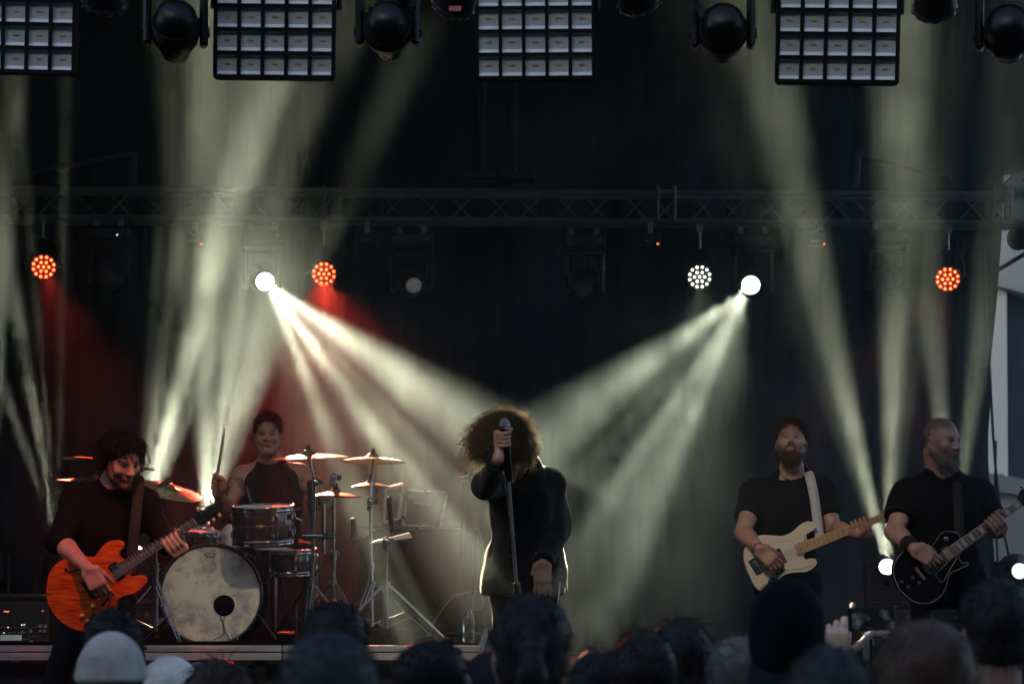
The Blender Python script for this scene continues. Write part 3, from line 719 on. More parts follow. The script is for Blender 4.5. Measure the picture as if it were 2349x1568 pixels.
# ---------------------------------------------------------------- people
SKINM = mat('skin', (.5, .3, .22), 0.5, attr='Col', var=.10, vscale=45, bump=.06, bscale=220)
def hairm(name, c, rough=.45): return mat(name, c, max(rough, .55), var=.35, vscale=30, bump=.3, bscale=140, spec=.25)
def fabric(name, c, rough=.9, sheen=.0): return mat(name, c, rough, var=.22, vscale=12, bump=.2, bscale=160, sheen=sheen, spec=.12)
def curlm(name, c, tr):
    m = hairm(name, c, .4); n, l = m.node_tree.nodes, m.node_tree.links
    if not any(x.type == 'BSDF_TRANSLUCENT' for x in n):
        t = n.new('ShaderNodeBsdfTranslucent'); t.inputs[0].default_value = (*tr, 1); mx = n.new('ShaderNodeMixShader'); mx.inputs[0].default_value = .46
        l.new(n['Principled BSDF'].outputs[0], mx.inputs[1]); l.new(t.outputs[0], mx.inputs[2]); l.new(mx.outputs[0], n['Material Output'].inputs[0])
    return m
class Head:
    """Head frame: local x to the person's image-right when facing us, y forward, z up. Origin between the ears."""
    def __init__(s, c, fwd, up=(0, 0, 1), sc=1.0):
        f = np.array(fwd, float); f /= np.linalg.norm(f); u = np.array(up, float); u -= f * (u @ f); u /= np.linalg.norm(u)
        s.c = np.array(c, float); s.M = np.stack([np.cross(f, u), f, u], 1); s.sc = sc
    def p(s, x, y, z): return s.c + s.M @ (np.array((x, y, z)) * s.sc)
    def loc(s, P): return ((P - s.c) @ s.M) / s.sc
    def ell(s, S, c, r, **k): S.ell(s.p(*c), [q * s.sc for q in r], s.M, **k)
    def cone(s, S, a, b, r1, r2, **k): S.cone(s.p(*a), s.p(*b), r1 * s.sc, r2 * s.sc, **k)
def head_sdf(S, H, neck, wide=1.0, jaw=1.0, mouth_open=0.0, neck_r=0.058):
    w = wide
    H.cone(S, (0, -.035, -.05), tuple(H.loc(np.array(neck, float)[None])[0]), neck_r, neck_r * 1.12, k=.03)
    H.ell(S, (0, -.012, .042), (.076 * w, .097, .088), k=.02)
    H.ell(S, (0, .022, .0), (.068 * w, .074, .085), k=.02)
    H.ell(S, (0, .03, -.055), (.056 * w * jaw, .058, .062), k=.02)
    for x in (-1, 1):
        H.cone(S, (x * .056 * w * jaw, -.002, -.05), (x * .02, .066, -.104), .02, .018, k=.025)
        H.ell(S, (x * .045 * w, .062, -.022), (.026, .024, .022), k=.02)
        H.ell(S, (x * .078 * w, -.012, -.008), (.012, .022, .034), k=.006)
        H.ell(S, (x * .082 * w, -.004, -.006), (.008, .012, .02), k=.005, op='s')
    H.ell(S, (0, .078, -.104), (.024, .02, .017), k=.018)
    H.cone(S, (-.034, .081, .026), (.034, .081, .026), .014, .014, k=.016)
    for x in (-1, 1): H.ell(S, (x * .031, .106, .004), (.018, .022, .012), k=.012, op='s')
    for x in (-1, 1): H.ell(S, (x * .031, .077, .004), (.014, .013, .012), k=.004)
    H.cone(S, (0, .09, .012), (0, .113, -.028), .0085, .0125, k=.012)
    for x in (-1, 1): H.ell(S, (x * .0125, .1, -.032), (.009, .011, .0085), k=.007)
    H.ell(S, (0, .083, -.06), (.026, .014, .012), k=.012)
    H.ell(S, (0, .09, -.062 + mouth_open * .006), (.022, .011, .006), k=.006)
    H.ell(S, (0, .087, -.075 - mouth_open * .012), (.019, .011, .0075), k=.006)
    if mouth_open: H.ell(S, (0, .1, -.071), (.014, .022, .007 * mouth_open), k=.005, op='s')
def face_paint(V, H, skin, lip=None, beard=None, brow=(.04, .025, .018), stubble=None, tat=None):
    L = H.loc(V); x, y, z = L.T; skin = (skin[0] * .72, skin[1] * .66, skin[2] * .62); C = np.tile(np.array(skin), (len(V), 1)); ax = np.abs(x); fr = (y > .02) & (np.abs(z) < .2)
    C *= (1 + .10 * wob(V, 60))[:, None]
    def blend(mask, col): 
        nonlocal C; mk = np.clip(mask, 0, 1)[:, None]; C = C * (1 - mk) + np.array(col) * mk
    near = (np.linalg.norm(L, axis=1) < .2)
    lp = np.exp(-((x / .02) ** 4 + ((z + .068) / .010) ** 4)) * (y > .07) * near
    ck = np.exp(-((ax - .045) / .025) ** 2 - ((z + .03) / .025) ** 2) * (y > .02) * near
    blend(ck * (.0 if beard is not None else .2), (skin[0] * 1.05, skin[1] * .78, skin[2] * .75))
    if beard is not None:
        col, low, dens = beard
        ss = lambda q: np.clip(q, 0, 1) ** 2 * (3 - 2 * np.clip(q, 0, 1))
        m1 = ss((-.030 - .30 * np.maximum(y - .05, 0) - z) / .026) * ss((y + .02) / .03)
        m2 = ss((ax - .046) / .016) * ss((.012 - z) / .03) * ss((.062 - y) / .02) * ss((y + .02) / .02)
        bm = np.maximum(m1, m2) * near * (z > low)
        nz = .75 + .35 * wob(V, 240)
        blend(bm * dens * nz * (1 - .6 * lp), col)
        blend(np.exp(-((x / .032) ** 4 + ((z + .050) / .008) ** 4)) * (y > .06) * (y < .1035) * near * dens, col)
    if stubble is not None:
        bm = (z < -.03) & (y > -.01) & near & (z > -.13); blend(bm * stubble * (1 - lp), (skin[0] * .45, skin[1] * .42, skin[2] * .42))
    blend(lp * (.3 if beard is not None else .6), lip or (skin[0] * .8, skin[1] * .5, skin[2] * .48))
    bw = np.exp(-(((ax - .033) / .021) ** 4 + ((z - .030 + .12 * np.abs(ax - .03)) / .0065) ** 4)) * (y > .05) * near
    blend(bw * .85, brow)
    eye_shade = np.exp(-(((ax - .031) / .0125) ** 4 + ((z - .002) / .0045) ** 4)) * (y > .06) * near
    blend(eye_shade * .8, (.13, .11, .10)); blend(np.exp(-(((ax - .031) / .0066) ** 4 + ((z - .003) / .0066) ** 4)) * (y > .06) * near, (.02, .015, .01))  # eye whites painted dark, standing in for the shade of the sockets
    lid = np.exp(-(((ax - .031) / .017) ** 4 + ((z - .0105) / .0032) ** 4)) * (y > .06) * near; blend(lid * .85, (.02, .014, .012))
    return C
def hand_sdf(S, wrist, d, n, side, curl=(.5, .5, .5, .5), sc=1.0, thumb=.5, spread=.06):
    """d: wrist to knuckles, n: palm normal (palm faces n), side: towards the thumb."""
    d = np.array(d, float); d /= np.linalg.norm(d); n = np.array(n, float); n -= d * (n @ d); n /= np.linalg.norm(n)
    sd = np.cross(d, n); sd = sd if sd @ np.array(side) > 0 else -sd
    w = np.array(wrist, float); c = w + d * .048 * sc
    S.box(c, (.040 * sc, .048 * sc, .0145 * sc), np.stack([sd, d, n], 1), .012 * sc, k=.014)
    lens = [(.045, .026, .021), (.050, .030, .022), (.046, .028, .022), (.036, .021, .019)]
    for i in range(4):
        off = (.030 - .020 * i) * sc; base = w + d * (.092 - .004 * abs(i - 1.2)) * sc + sd * off
        ang = 0.0; p = base; dirv = d + sd * spread * (1.5 - i); dirv /= np.linalg.norm(dirv); pts = [base - d * .02 * sc, base]; rad = [.0095 * sc, .0098 * sc]
        for j, l in enumerate(lens[i]):
            ang += curl[i] * (1.0, 1.15, .8)[j]; dd = dirv * math.cos(ang) + n * math.sin(ang); p = p + dd * l * sc; pts.append(p); rad.append((.0092, .0084, .0074)[j] * sc)
        S.chain(pts, rad, k=.003, k0=.01)
    tb = w + d * .022 * sc + sd * .034 * sc; td = d * (.62 + .25 * thumb) + sd * (.68 - .36 * thumb) + n * (.25 + .3 * thumb); td /= np.linalg.norm(td)
    t1 = tb + td * .042 * sc; td2 = td * (1 - .5 * thumb) + d * .5 * thumb + n * .35 * thumb; td2 /= np.linalg.norm(td2); t2 = t1 + td2 * .033 * sc; t3 = t2 + (td2 + n * .2 * thumb) * .024 * sc
    S.chain([w + d * .015 * sc + sd * .015 * sc, tb, t1, t2, t3], [.014 * sc, .014 * sc, .0115 * sc, .0098 * sc, .0082 * sc], k=.006, k0=.014)
def grip_sdf(S, wrist, c, axis, palm, r=.014, sc=1.0, wrap=3.6, start=-.5, thumb_up=True, pitch=.0195, order=1):
    """A fist closed round a rod: axis = direction along the rod from little finger to index, palm = from rod to the palm's back side."""
    A = np.array(axis, float); A /= np.linalg.norm(A); P = np.array(palm, float); P -= A * (P @ A); P /= np.linalg.norm(P); T = np.cross(A, P) * order
    c = np.array(c, float); w = np.array(wrist, float)
    pc = c + P * (r + .022) * sc
    S.box(pc, (.040 * sc, .036 * sc, .015 * sc), np.stack([A, T, P], 1), .012 * sc, k=.014)
    S.cone(w, pc - T * .01 * sc, .025 * sc, .028 * sc, k=.02)
    for i in range(4):
        o = A * (.029 - pitch * i) * sc; R = (r + .0095) * sc; pts = [pc + T * .02 * sc + o]; rad = [.0105 * sc]
        for j in range(6):
            a = .75 + wrap * j / 5 * (1 - .04 * i); pts.append(c + o + (P * math.cos(a) + T * math.sin(a)) * R * (1.18 if j == 0 else 1.0 + .08 * (j % 2))); rad.append((.0105, .0102, .0096, .0092, .0086, .0078)[j] * sc)
        S.chain(pts, rad, k=.003, k0=.008)
    tp = pc - T * .03 * sc + A * .012 * sc
    pts = [tp, c + P * .012 * sc - T * (r + .018) * sc + A * .036 * sc, c - T * (r + .010) * sc - P * .014 * sc + A * .046 * sc, c - P * (r + .012) * sc + A * (.05 if thumb_up else .03) * sc + T * .004]
    S.chain(pts, [.0145 * sc, .0125 * sc, .0105 * sc, .0085 * sc], k=.006, k0=.012)
def lerp(a, b, t): return np.array(a, float) * (1 - t) + np.array(b, float) * t
def arm_sdf(S, sh, el, wr, r=1.0, k=.02):
    S.cone(sh, lerp(sh, el, .45), .056 * r, .052 * r, k=.03); S.cone(lerp(sh, el, .4), el, .052 * r, .040 * r, k=.02)
    S.cone(el, lerp(el, wr, .3), .041 * r, .044 * r, k=.02); S.cone(lerp(el, wr, .3), wr, .044 * r, .027 * r, k=.02)
def leg_sdf(S, hp, kn, an, r=1.0):
    S.cone(hp, kn, .088 * r, .06 * r, k=.03); S.cone(kn, lerp(kn, an, .35), .058 * r, .06 * r, k=.02); S.cone(lerp(kn, an, .35), an, .06 * r, .04 * r, k=.02)
def torso_sdf(S, pelvis, chest, neck, shl, shr, wd=1.0, dp=1.0, k=.05, belly=0.0, inf=0.0, shr_r=.06):
    pelvis, chest, neck, shl, shr = [np.array(q, float) for q in (pelvis, chest, neck, shl, shr)]
    u = chest - pelvis; u /= np.linalg.norm(u); x = shr - shl; x -= u * (x @ u); x /= np.linalg.norm(x); y = np.cross(u, x); M = np.stack([x, y, u], 1)
    S.ell(pelvis + u * .02, (.165 * wd + inf, .12 * dp + inf, .15 + inf), M, k=k)
    S.ell(lerp(pelvis, chest, .5), (.148 * wd + inf, .115 * dp + inf, .2 + inf), M, k=k)
    if belly: S.ell(lerp(pelvis, chest, .42) + np.array((0, -.05, 0)), (.14 * wd, .12 * dp + belly, .16), M, k=k)
    S.ell(chest, (.168 * wd + inf, .115 * dp + inf, .2 + inf), M, k=k)
    for q in (shl, shr):
        S.cone(chest + u * .1, q, .075 + inf, shr_r + inf, k=k); S.cone(neck, q, .045 + inf, shr_r * .6 + inf * .6, k=.045)
    S.cone(chest, neck, .09 + inf, .055 + inf, k=k)
def cloth_mesh(name, S, m, amp=.006, f=26, smooth=2):
    V, Q = S.build(name, smooth); N = normals(V, Q)
    st = V * np.array((1, 1, .55)); V = V + N * (amp * (wob(st, f) + .5 * wob(st, f * 2.2)) )[:, None]
    return np_mesh(name, V, Q, m)
def sphere_dirs(n, rng=None):
    rng = rng or RNG; d = rng.normal(size=(n, 3)); return d / np.linalg.norm(d, axis=1, keepdims=True)
def scalp(H, n, keep, grow=1.0, rng=None):
    """Root points and outward directions on the skull where keep(local unit dirs) is true."""
    D = sphere_dirs(n, rng); D = D[keep(D)]
    r = np.array((.078, .099, .09)) * grow; L = D * r + np.array((0, -.012, .042))
    nn = D / r; nn /= np.linalg.norm(nn, axis=1, keepdims=True)
    return H.c + (L * H.sc) @ H.M.T, nn @ H.M.T
# ================================================================ riser
RISER_Z = 0.43
ry0, ry1 = 10.72, 13.4; rx0, rx1 = W(-260, 0, ry0).x, W(1102, 0, ry0).x
rs = thing('drum_riser', 'low platform with a pale metal edge under the drum kit', 'platform', ((rx0 + rx1) / 2, (ry0 + ry1) / 2, 0))
part('deck', MB().box(((rx0 + rx1) / 2, (ry0 + ry1) / 2 + .02, RISER_Z - .012), (rx1 - rx0 - .02, ry1 - ry0 - .04, .024)), mat('riser_deck', (.004, .004, .004), 1.0, spec=.0, var=.5, vscale=5, bump=.1), rs, world=True)
EDGE = mat('riser_edge_metal', (.40, .41, .42), .45, .55, var=.3, vscale=6, rvar=.1, stretch=(.4, 4, 8))
nsec = 3
for i in range(nsec):
    a = rx0 + (rx1 - rx0) * i / nsec; b = rx0 + (rx1 - rx0) * (i + 1) / nsec
    part('edge_rail', MB().box(((a + b) / 2, ry0, RISER_Z - .02), (b - a - .006, .03, .034), None, .004), EDGE, rs, world=True)
    part('lower_rail', MB().box(((a + b) / 2, ry0 + .004, RISER_Z - .062), (b - a - .006, .03, .040), None, .004), EDGE, rs, world=True)
    for x in (a + .12, b - .12):
        part('leg', MB().box((x, ry0 + .05, (RISER_Z - .085) / 2), (.05, .05, RISER_Z - .085)), BLK, rs, world=True)
        part('bolt', MB().cyl((x + .2, ry0 - .019, RISER_Z - .018), (x + .2, ry0 - .0145, RISER_Z - .018), .008, seg=8), BLK, rs, world=True)
part('skirt', MB().box(((rx0 + rx1) / 2, ry0 + .12, .17), (rx1 - rx0 - .1, .01, .33)), mat('riser_skirt_cloth', (.02, .03, .042), .95, var=.4, vscale=4), rs, world=True)
part('end_rail', MB().box((rx1 - .004, (ry0 + ry1) / 2, RISER_Z - .04), (.02, ry1 - ry0 - .04, .07)), EDGE, rs, world=True)

# ================================================================ drum kit
SHELL = mat('dark_lacquer_shell', (.030, .016, .020), .16, coat=.9, var=.3, vscale=5)
HOOPB = mat('black_hoop', (.012, .012, .013), .3, coat=.5)
HEAD = mat('mottled_drum_head', (.56, .53, .44), .65, col2=(.20, .195, .20), vscale=9, bump=.06, bscale=60)
def tune_head():
    m = HEAD; n = m.node_tree.nodes
    for nd in n:
        if nd.type == 'VALTORGB': nd.color_ramp.elements[0].position = .46; nd.color_ramp.elements[1].position = .66
        if nd.type == 'TEX_NOISE' and abs(nd.inputs['Scale'].default_value - 9) < .1: nd.inputs['Detail'].default_value = 9; nd.inputs['Roughness'].default_value = .72
tune_head()
BD_D = 11.15; bc3 = W(484, 1363, BD_D); BR = 0.272
bd = thing('bass_drum', 'large bass drum with a mottled cream head and a round black hole', 'drum', (bc3.x, bc3.y, RISER_Z))
fwd = Vector((0.03, -1, 0.02)).normalized()
part('shell', MB().lathe([(BR * .985, -.02), (BR * .99, -.05), (BR * .99, -.40), (BR * .95, -.41)], bc3, fwd, 48), SHELL, bd, world=True)
for z, nm in ((0, 'front_hoop'), (-.41, 'rear_hoop')):
    part(nm, MB().lathe([(BR * .975, z - .018), (BR * 1.035, z - .018), (BR * 1.045, z), (BR * 1.035, z + .018), (BR * .985, z + .018), (BR * .975, z + .004)], bc3, fwd, 56), HOOPB, bd, world=True)
# front head with a real hole
Rb = frame(fwd); hole = W(514, 1388, BD_D) - bc3; hx, hy = hole.dot(Rb.col[0]), hole.dot(Rb.col[1]); hr = .059; n = 72; vo = []; vi = []
for i in range(n):
    a = 2 * math.pi * i / n; vo.append(bc3 + Rb @ Vector((BR * .976 * math.cos(a), BR * .976 * math.sin(a), .004))); vi.append(bc3 + Rb @ Vector((hx + hr * math.cos(a), hy + hr * math.sin(a), .004)))
hd = part('front_head', MB().add(vo + vi, [(i, (i + 1) % n, n + (i + 1) % n, n + i) for i in range(n)]), HEAD, bd, world=True)
part('hole_ring', MB().lathe([(hr * .98, -.004), (hr * .98, .006), (hr * 1.03, .0062), (hr * 1.04, .004)], bc3 + Rb @ Vector((hx, hy, .0)), R=Rb, seg=40), mat('clear_ring', (.42, .41, .36), .4), bd, world=True)
part('rear_head', MB().lathe([(BR * .97, -.39), (.0001, -.39)], bc3, fwd, 40), mat('black_head', (.01, .01, .01), .5), bd, world=True)
INK = mat('black_print', (.02, .02, .022), .7)
cr = W(482, 1272, BD_D) - bc3; cxr, cyr = cr.dot(Rb.col[0]), cr.dot(Rb.col[1])
def onhead(x, y, z=.0056): return bc3 + Rb @ Vector((cxr + x, cyr + y, z))
crown = [(-.029, .012), (-.018, .004), (-.012, .013), (-.005, .006), (0, .017), (.005, .006), (.012, .013), (.018, .004), (.029, .012), (.022, -.014), (-.022, -.014)]
part('crown_outline', MB().tube([onhead(x, y) for x, y in crown], .0021, 4, True), INK, bd, world=True)
tx = bpy.data.curves.new('brand_print', 'FONT'); tx.body = 'REMO'; tx.size = .0155; tx.align_x = 'CENTER'; tx.extrude = .0002
to = bpy.data.objects.new('brand_print', tx); me_t = bpy.data.meshes.new_from_object(to); bpy.data.objects.remove(to)
me_t.materials.append(INK); o = part('brand_print', me_t, INK, bd); Mx = Rb.to_4x4()
o.matrix_basis = Matrix.Translation(onhead(0, -.0105) - Vector(bd.location)) @ Mx
for k in range(10):
    a = 2 * math.pi * (k + .35) / 10; c = bc3 + Rb @ Vector((BR * 1.03 * math.cos(a), BR * 1.03 * math.sin(a), .012)); rr = Rb @ Matrix.Rotation(a, 3, 'Z')
    part('claw', MB().box(c, (.024, .014, .024), rr, .004).cyl(c + rr @ Vector((.016, 0, .012)), c + rr @ Vector((.012, 0, -.10)), .0045, seg=6), CHROME, bd, world=True)
for sx in (-1, 1):
    a = bc3 + Vector((sx * .235, .16, -.12)); b = Vector((bc3.x + sx * .36, bc3.y - .02, RISER_Z + .008))
    part('spur', MB().cyl(a, lerp(a, b, .6), .011, seg=8).cyl(lerp(a, b, .55), b, .007, seg=8), CHROME, bd, world=True)
part('mic_cable', MB().tube(catmull([bc3 + Rb @ Vector((hx - .02, hy - .055, .01)), bc3 + Rb @ Vector((hx + .005, hy - .12, .02)), bc3 + Rb @ Vector((hx + .0, hy - .155, .03)), Vector((bc3.x + .02, bc3.y - .06, RISER_Z + .006))], 6), .0025, 5)
     .tube(catmull([bc3 + Rb @ Vector((hx + .005, hy - .058, .01)), bc3 + Rb @ Vector((hx - .002, hy - .12, .022)), bc3 + Rb @ Vector((hx + .025, hy - .165, .03)), Vector((bc3.x + .11, bc3.y - .06, RISER_Z + .006))], 6), .0025, 5), RUB, bd, world=True)

def drum(name, label, c, axis, r, h, shell, lugs=8, badge=False, mount=None):
    """c: centre of the shell; axis: up through the batter head."""
    c = Vector(c); R = frame(axis); t = thing(name, label, 'drum', c)
    part('shell', MB().lathe([(r * .97, -h / 2 - .005), (r, -h / 2 + .006), (r, h / 2 - .006), (r * .97, h / 2 + .005)], c, R=R, seg=40), shell, t, world=True)
    for s_ in (-1, 1):
        z = s_ * (h / 2 + .002)
        part('hoop', MB().lathe([(r * 1.005, z - .016), (r * 1.06, z - .013), (r * 1.045, z - .006), (r * 1.045, z + .006), (r * 1.065, z + .013), (r * 1.03, z + .016), (r * 1.0, z + .012)], c, R=R, seg=44), CHROME, t, world=True)
        part('head', MB().lathe([(r * 1.0, z + s_ * .006), (.0001, z + s_ * .006)], c, R=R, seg=32), mat('coated_head', (.42, .40, .37), .6, var=.15), t, world=True)
    for k in range(lugs):
        a = 2 * math.pi * (k + .5) / lugs; u = R @ Vector((math.cos(a), math.sin(a), 0)); z = R.col[2]; rr = R @ Matrix.Rotation(a, 3, 'Z')
        for s_ in (-1, 1): part('lug', MB().box(c + u * (r + .010) + z * s_ * h * .26, (.02, .02, .034), rr, .006), CHROME, t, world=True)
        part('tension_rod', MB().cyl(c + u * (r * 1.05) - z * (h / 2 + .02), c + u * (r * 1.05) + z * (h / 2 + .022), .0035, seg=6), CHROME, t, world=True)
    if badge:
        f = -R.col[1] if R.col[1].y > 0 else R.col[1]; f = (Vector((.02, -1, 0)) - R.col[2] * R.col[2].dot(Vector((.02, -1, 0)))).normalized(); x = f.cross(R.col[2]) * -1
        GOLD = mat('gold_badge', (.6, .45, .16), .35, .8)
        b0 = c + f * (r + .0025) + R.col[2] * .005
        m = MB(); m.ball(b0, (.008, .004, .009), 8, 6, Matrix((x, f, R.col[2])).transposed())
        for sg_ in (-1, 1):
            w_ = [b0 + x * sg_ * .006 + R.col[2] * .004, b0 + x * sg_ * .026 + R.col[2] * .009 - f * .001, b0 + x * sg_ * .022 + R.col[2] * .002 - f * .001, b0 + x * sg_ * .012 - R.col[2] * .006]
            m.prism([p - f * .002 for p in w_], [p + f * .001 for p in w_])
        part('winged_badge', m, GOLD, t, world=True)
        part('inlay_line', MB().lathe([(r + .0008, .003), (r + .0014, .0045), (r + .0008, .006)], c, R=R, seg=44), mat('grey_inlay', (.06, .06, .065), .4), t, world=True)
    return t
tom = drum('rack_tom', 'dark glossy tom drum with chrome hoops above the right side of the bass drum', W(604, 1203, 11.0), (-.02, -.10, 1), .160, .175, SHELL, 8, True)
ft2 = drum('floor_tom', 'black drum behind the fretting hand of the left guitarist', W(452, 1246, 11.5), (.06, -.1, 1), .13, .12, HOOPB, 6)
sn = drum('snare_drum', 'snare drum with chrome lugs half hidden right of the bass drum', W(655, 1288, 11.55), (0, -.06, 1), .17, .12, SHELL, 8)
BRASS = mat('cymbal_bronze', (.50, .40, .26), .34, 1.0, var=.25, vscale=6, rvar=.10)
BRASS2 = mat('cymbal_bright', (.62, .54, .42), .30, 1.0, var=.2, vscale=6, rvar=.08)
def cymbal(c, axis, r, label, m=BRASS, post=True, logo=False):
    c = Vector(c); R = frame(axis); t = thing('cymbal', label, 'cymbal', c, group='cymbals of the drum kit')
    part('plate', MB().lathe([(r, -.026), (r * .8, -.017), (r * .5, -.007), (r * .24, -.001), (r * .2, .006), (r * .14, .018), (r * .06, .022), (.004, .022), (.004, .0205), (r * .06, .0205), (r * .14, .0165), (r * .19, .0045), (r * .23, -.0025), (r * .5, -.0085), (r * .8, -.0185), (r, -.0272)], c, R=R, seg=56), m, t, world=True)
    part('felt', MB().lathe([(.0001, .05), (.008, .05), (.012, .046), (.012, .03), (.018, .028), (.018, .018), (.006, .018)], c, R=R, seg=14), RUB, t, world=True)
    if logo:
        L_ = MB()
        for k in range(3):
            q = c + R @ Vector((-.05 + k * .035, -r * .62, -.0135 - .006)); L_.box(q, (.02, .03, .0008), R); 
        part('logo_print', L_, INK, t, world=True)
    return t
def stand(top, base, z0, label, boom=None, tripod=.30, r=.0125, th=None, name='cymbal_stand', spread=.26, turn=0.3):
    """Chrome stand: pole from base up to top (bent by a boom), on three legs."""
    top = Vector(top); base = Vector((base[0], base[1], z0)); t = thing(name, label, 'stand', base, group='chrome stands of the drum kit')
    knee = boom if boom is not None else top
    knee = Vector(knee); mid = lerp(base, knee, .52)
    part('lower_tube', MB().cyl(base + Vector((0, 0, .06)), mid, r * 1.15, seg=12), CHROME, t, world=True)
    part('upper_tube', MB().cyl(mid, knee, r * .8, seg=12), CHROME, t, world=True)
    part('collar', MB().cyl(lerp(base, knee, .49), lerp(base, knee, .545), r * 1.7, seg=12).box(Vector(lerp(base, knee, .52)) + Vector((.022, -.005, 0)), (.03, .008, .022)), CHROME, t, world=True)
    if boom is not None:
        part('boom_arm', MB().cyl(knee, top, r * .62, seg=10), CHROME, t, world=True)
    part('tilter', MB().ball(knee, (.022, .02, .026), 12, 8).box(knee + Vector((.028, -.004, 0)), (.03, .008, .028)).box(knee + Vector((-.005, -.02, -.035)), (.03, .02, .03), None, .004), CHROME, t, world=True)
    zt = base + Vector((0, 0, tripod))
    part('leg_hub', MB().cyl(zt + Vector((0, 0, -.02)), zt + Vector((0, 0, .02)), r * 2.0, seg=12), CHROME, t, world=True)
    for k in range(3):
        a = turn + k * 2.094; f = base + Vector((math.cos(a) * spread, math.sin(a) * spread, .012)); hub = zt + Vector((math.cos(a) * .022, math.sin(a) * .022, 0))
        sd = Vector((-math.sin(a), math.cos(a), 0)) * .011
        for s_ in (-1, 1): part('leg_strip', MB().cyl(hub + sd * s_, f + sd * s_ * .7, .0045, seg=6), CHROME, t, world=True)
        part('leg_stay', MB().cyl(base + Vector((0, 0, .07)), lerp(hub, f, .55), .004, seg=6), CHROME, t, world=True)
        part('rubber_foot', MB().ball(f, (.017, .017, .014), 8, 6), RUB, t, world=True)
    return t
cymbal(W(708, 1040, 11.25), (-.05, -.05, 1), .218, 'wide cymbal on the tall stand just right of the drummer\'s face', BRASS2)
cymbal(W(856, 1048, 11.75), (.01, .05, 1), .190, 'red-lit cymbal on the stand nearest the singer', BRASS)
cymbal(W(770, 1128, 11.6), (.02, .02, 1), .150, 'low hi-hat cymbal right of the rack tom', BRASS)
cymbal(W(850, 1106, 11.8), (0, .03, 1), .115, 'small splash cymbal below the red-lit cymbal', BRASS)
cymbal(W(252, 1053, 11.45), (.12, .06, 1), .255, 'upper cymbal showing on both sides of the left guitarist\'s head', BRASS)
cymbal(W(222, 1098, 11.3), (.10, .0, 1), .215, 'lower cymbal poking out left of the left guitarist\'s shoulder', BRASS2)
cymbal(W(382, 1114, 11.0), (.26, -.20, 1), .205, 'cymbal tilted toward the crowd above the guitar neck', BRASS2, logo=True)
stand(W(708, 1046, 11.25), (W(712, 0, 11.3).x, 11.3), RISER_Z, 'chrome stand in front of the drummer under the wide cymbal', W(722, 1105, 11.28), turn=.5)
stand(W(856, 1052, 11.75), (W(852, 0, 11.6).x, 11.6), RISER_Z, 'chrome stand under the red-lit cymbal with splayed feet', W(850, 1150, 11.65), turn=.2, spread=.33)
stand(W(766, 1095, 11.6), (W(764, 0, 11.6).x, 11.6), RISER_Z, 'hi-hat stand with a thin rod right of the rack tom', None, turn=.9)
stand(W(886, 1240, 11.3), (W(886, 0, 11.3).x, 11.3), RISER_Z, 'short chrome holder stand right of the red-lit cymbal stand', None, turn=-.4, spread=.36)
stand(W(385, 1120, 11.0), (W(357, 0, 11.05).x, 11.05), RISER_Z, 'chrome stand left of the bass drum under the tilted cymbal', W(358, 1140, 11.05), turn=1.2)
stand(W(222, 1102, 11.3), (W(250, 0, 11.4).x, 11.4), RISER_Z, 'chrome stand hidden behind the left guitarist', W(245, 1150, 11.4), turn=.1)
# tom arm
ta = thing('tom_clamp', 'chrome arm and clamp joining the rack tom to its stand', 'clamp', W(700, 1230, 11.2))
part('arm', MB().tube([W(676, 1188, 11.05), W(688, 1192, 11.1), W(690, 1228, 11.15), W(745, 1228, 11.25)], .010, 8), CHROME, ta, world=True)
part('block', MB().box(W(735, 1228, 11.25), (.16, .035, .035), None, .006), CHROME, ta, world=True)
part('wing_nut', MB().box(W(752, 1224, 11.2), (.025, .01, .03), None, .003), CHROME, ta, world=True)
part('post', MB().cyl(W(742, 1150, 11.25), W(742, 1270, 11.25), .011, seg=10), CHROME, ta, world=True)
part('post_top', MB().cyl(W(738, 1142, 11.25), W(738, 1155, 11.25), .03, .022, seg=14), CHROME, ta, world=True)
# drum microphones
def drum_mic(a, b, label, r=.017):
    a, b = Vector(a), Vector(b); t = thing('drum_microphone', label, 'microphone', a, group='microphones on the drum kit'); d = (b - a).normalized()
    part('body', MB().cyl(lerp(a, b, .3), a, r * .8, r * .5, 12), BLKP, t, world=True); part('grille', MB().ball(lerp(a, b, .12 + .88), (r, r, r * 1.2), 12, 8), BLK, t, world=True)
    part('clip', MB().cyl(lerp(a, b, .3), b, r * .9, r, 12), BLKP, t, world=True)
drum_mic(W(716, 1210, 11.2), W(711, 1108, 11.2), 'black microphone standing upright in front of the tall cymbal stand')
drum_mic(W(575, 1150, 10.95), W(566, 1118, 10.98), 'small microphone clipped over the rack tom', .012)
drum_mic(W(810, 1250, 11.7), W(810, 1195, 11.7), 'black microphone low between the cymbal stands')
drum_mic(W(900, 1230, 11.5), W(893, 1145, 11.5), 'microphone on the holder stand by the open cases')
pd = thing('kick_pedal', 'chrome pedal parts behind the right side of the bass drum', 'pedal', (W(660, 0, 11.7).x, 11.6, RISER_Z))
part('plate', MB().box((W(655, 0, 11.6).x, 11.62, RISER_Z + .02), (.1, .3, .015), None, .004), CHROME, pd, world=True)
for dx in (-.06, .06): part('post', MB().cyl((W(655, 0, 11.6).x + dx, 11.6, RISER_Z), (W(655, 0, 11.6).x + dx, 11.6, RISER_Z + .22), .01, seg=8), CHROME, pd, world=True)
part('beater', MB().cyl((W(655, 0, 11.6).x, 11.6, RISER_Z + .2), (W(650, 0, 11.6).x, 11.58, RISER_Z + .33), .006, seg=6), CHROME, pd, world=True)
th = thing('drum_throne', 'round drummer seat behind the kit', 'seat', (W(628, 0, 12.05).x, 12.07, RISER_Z))
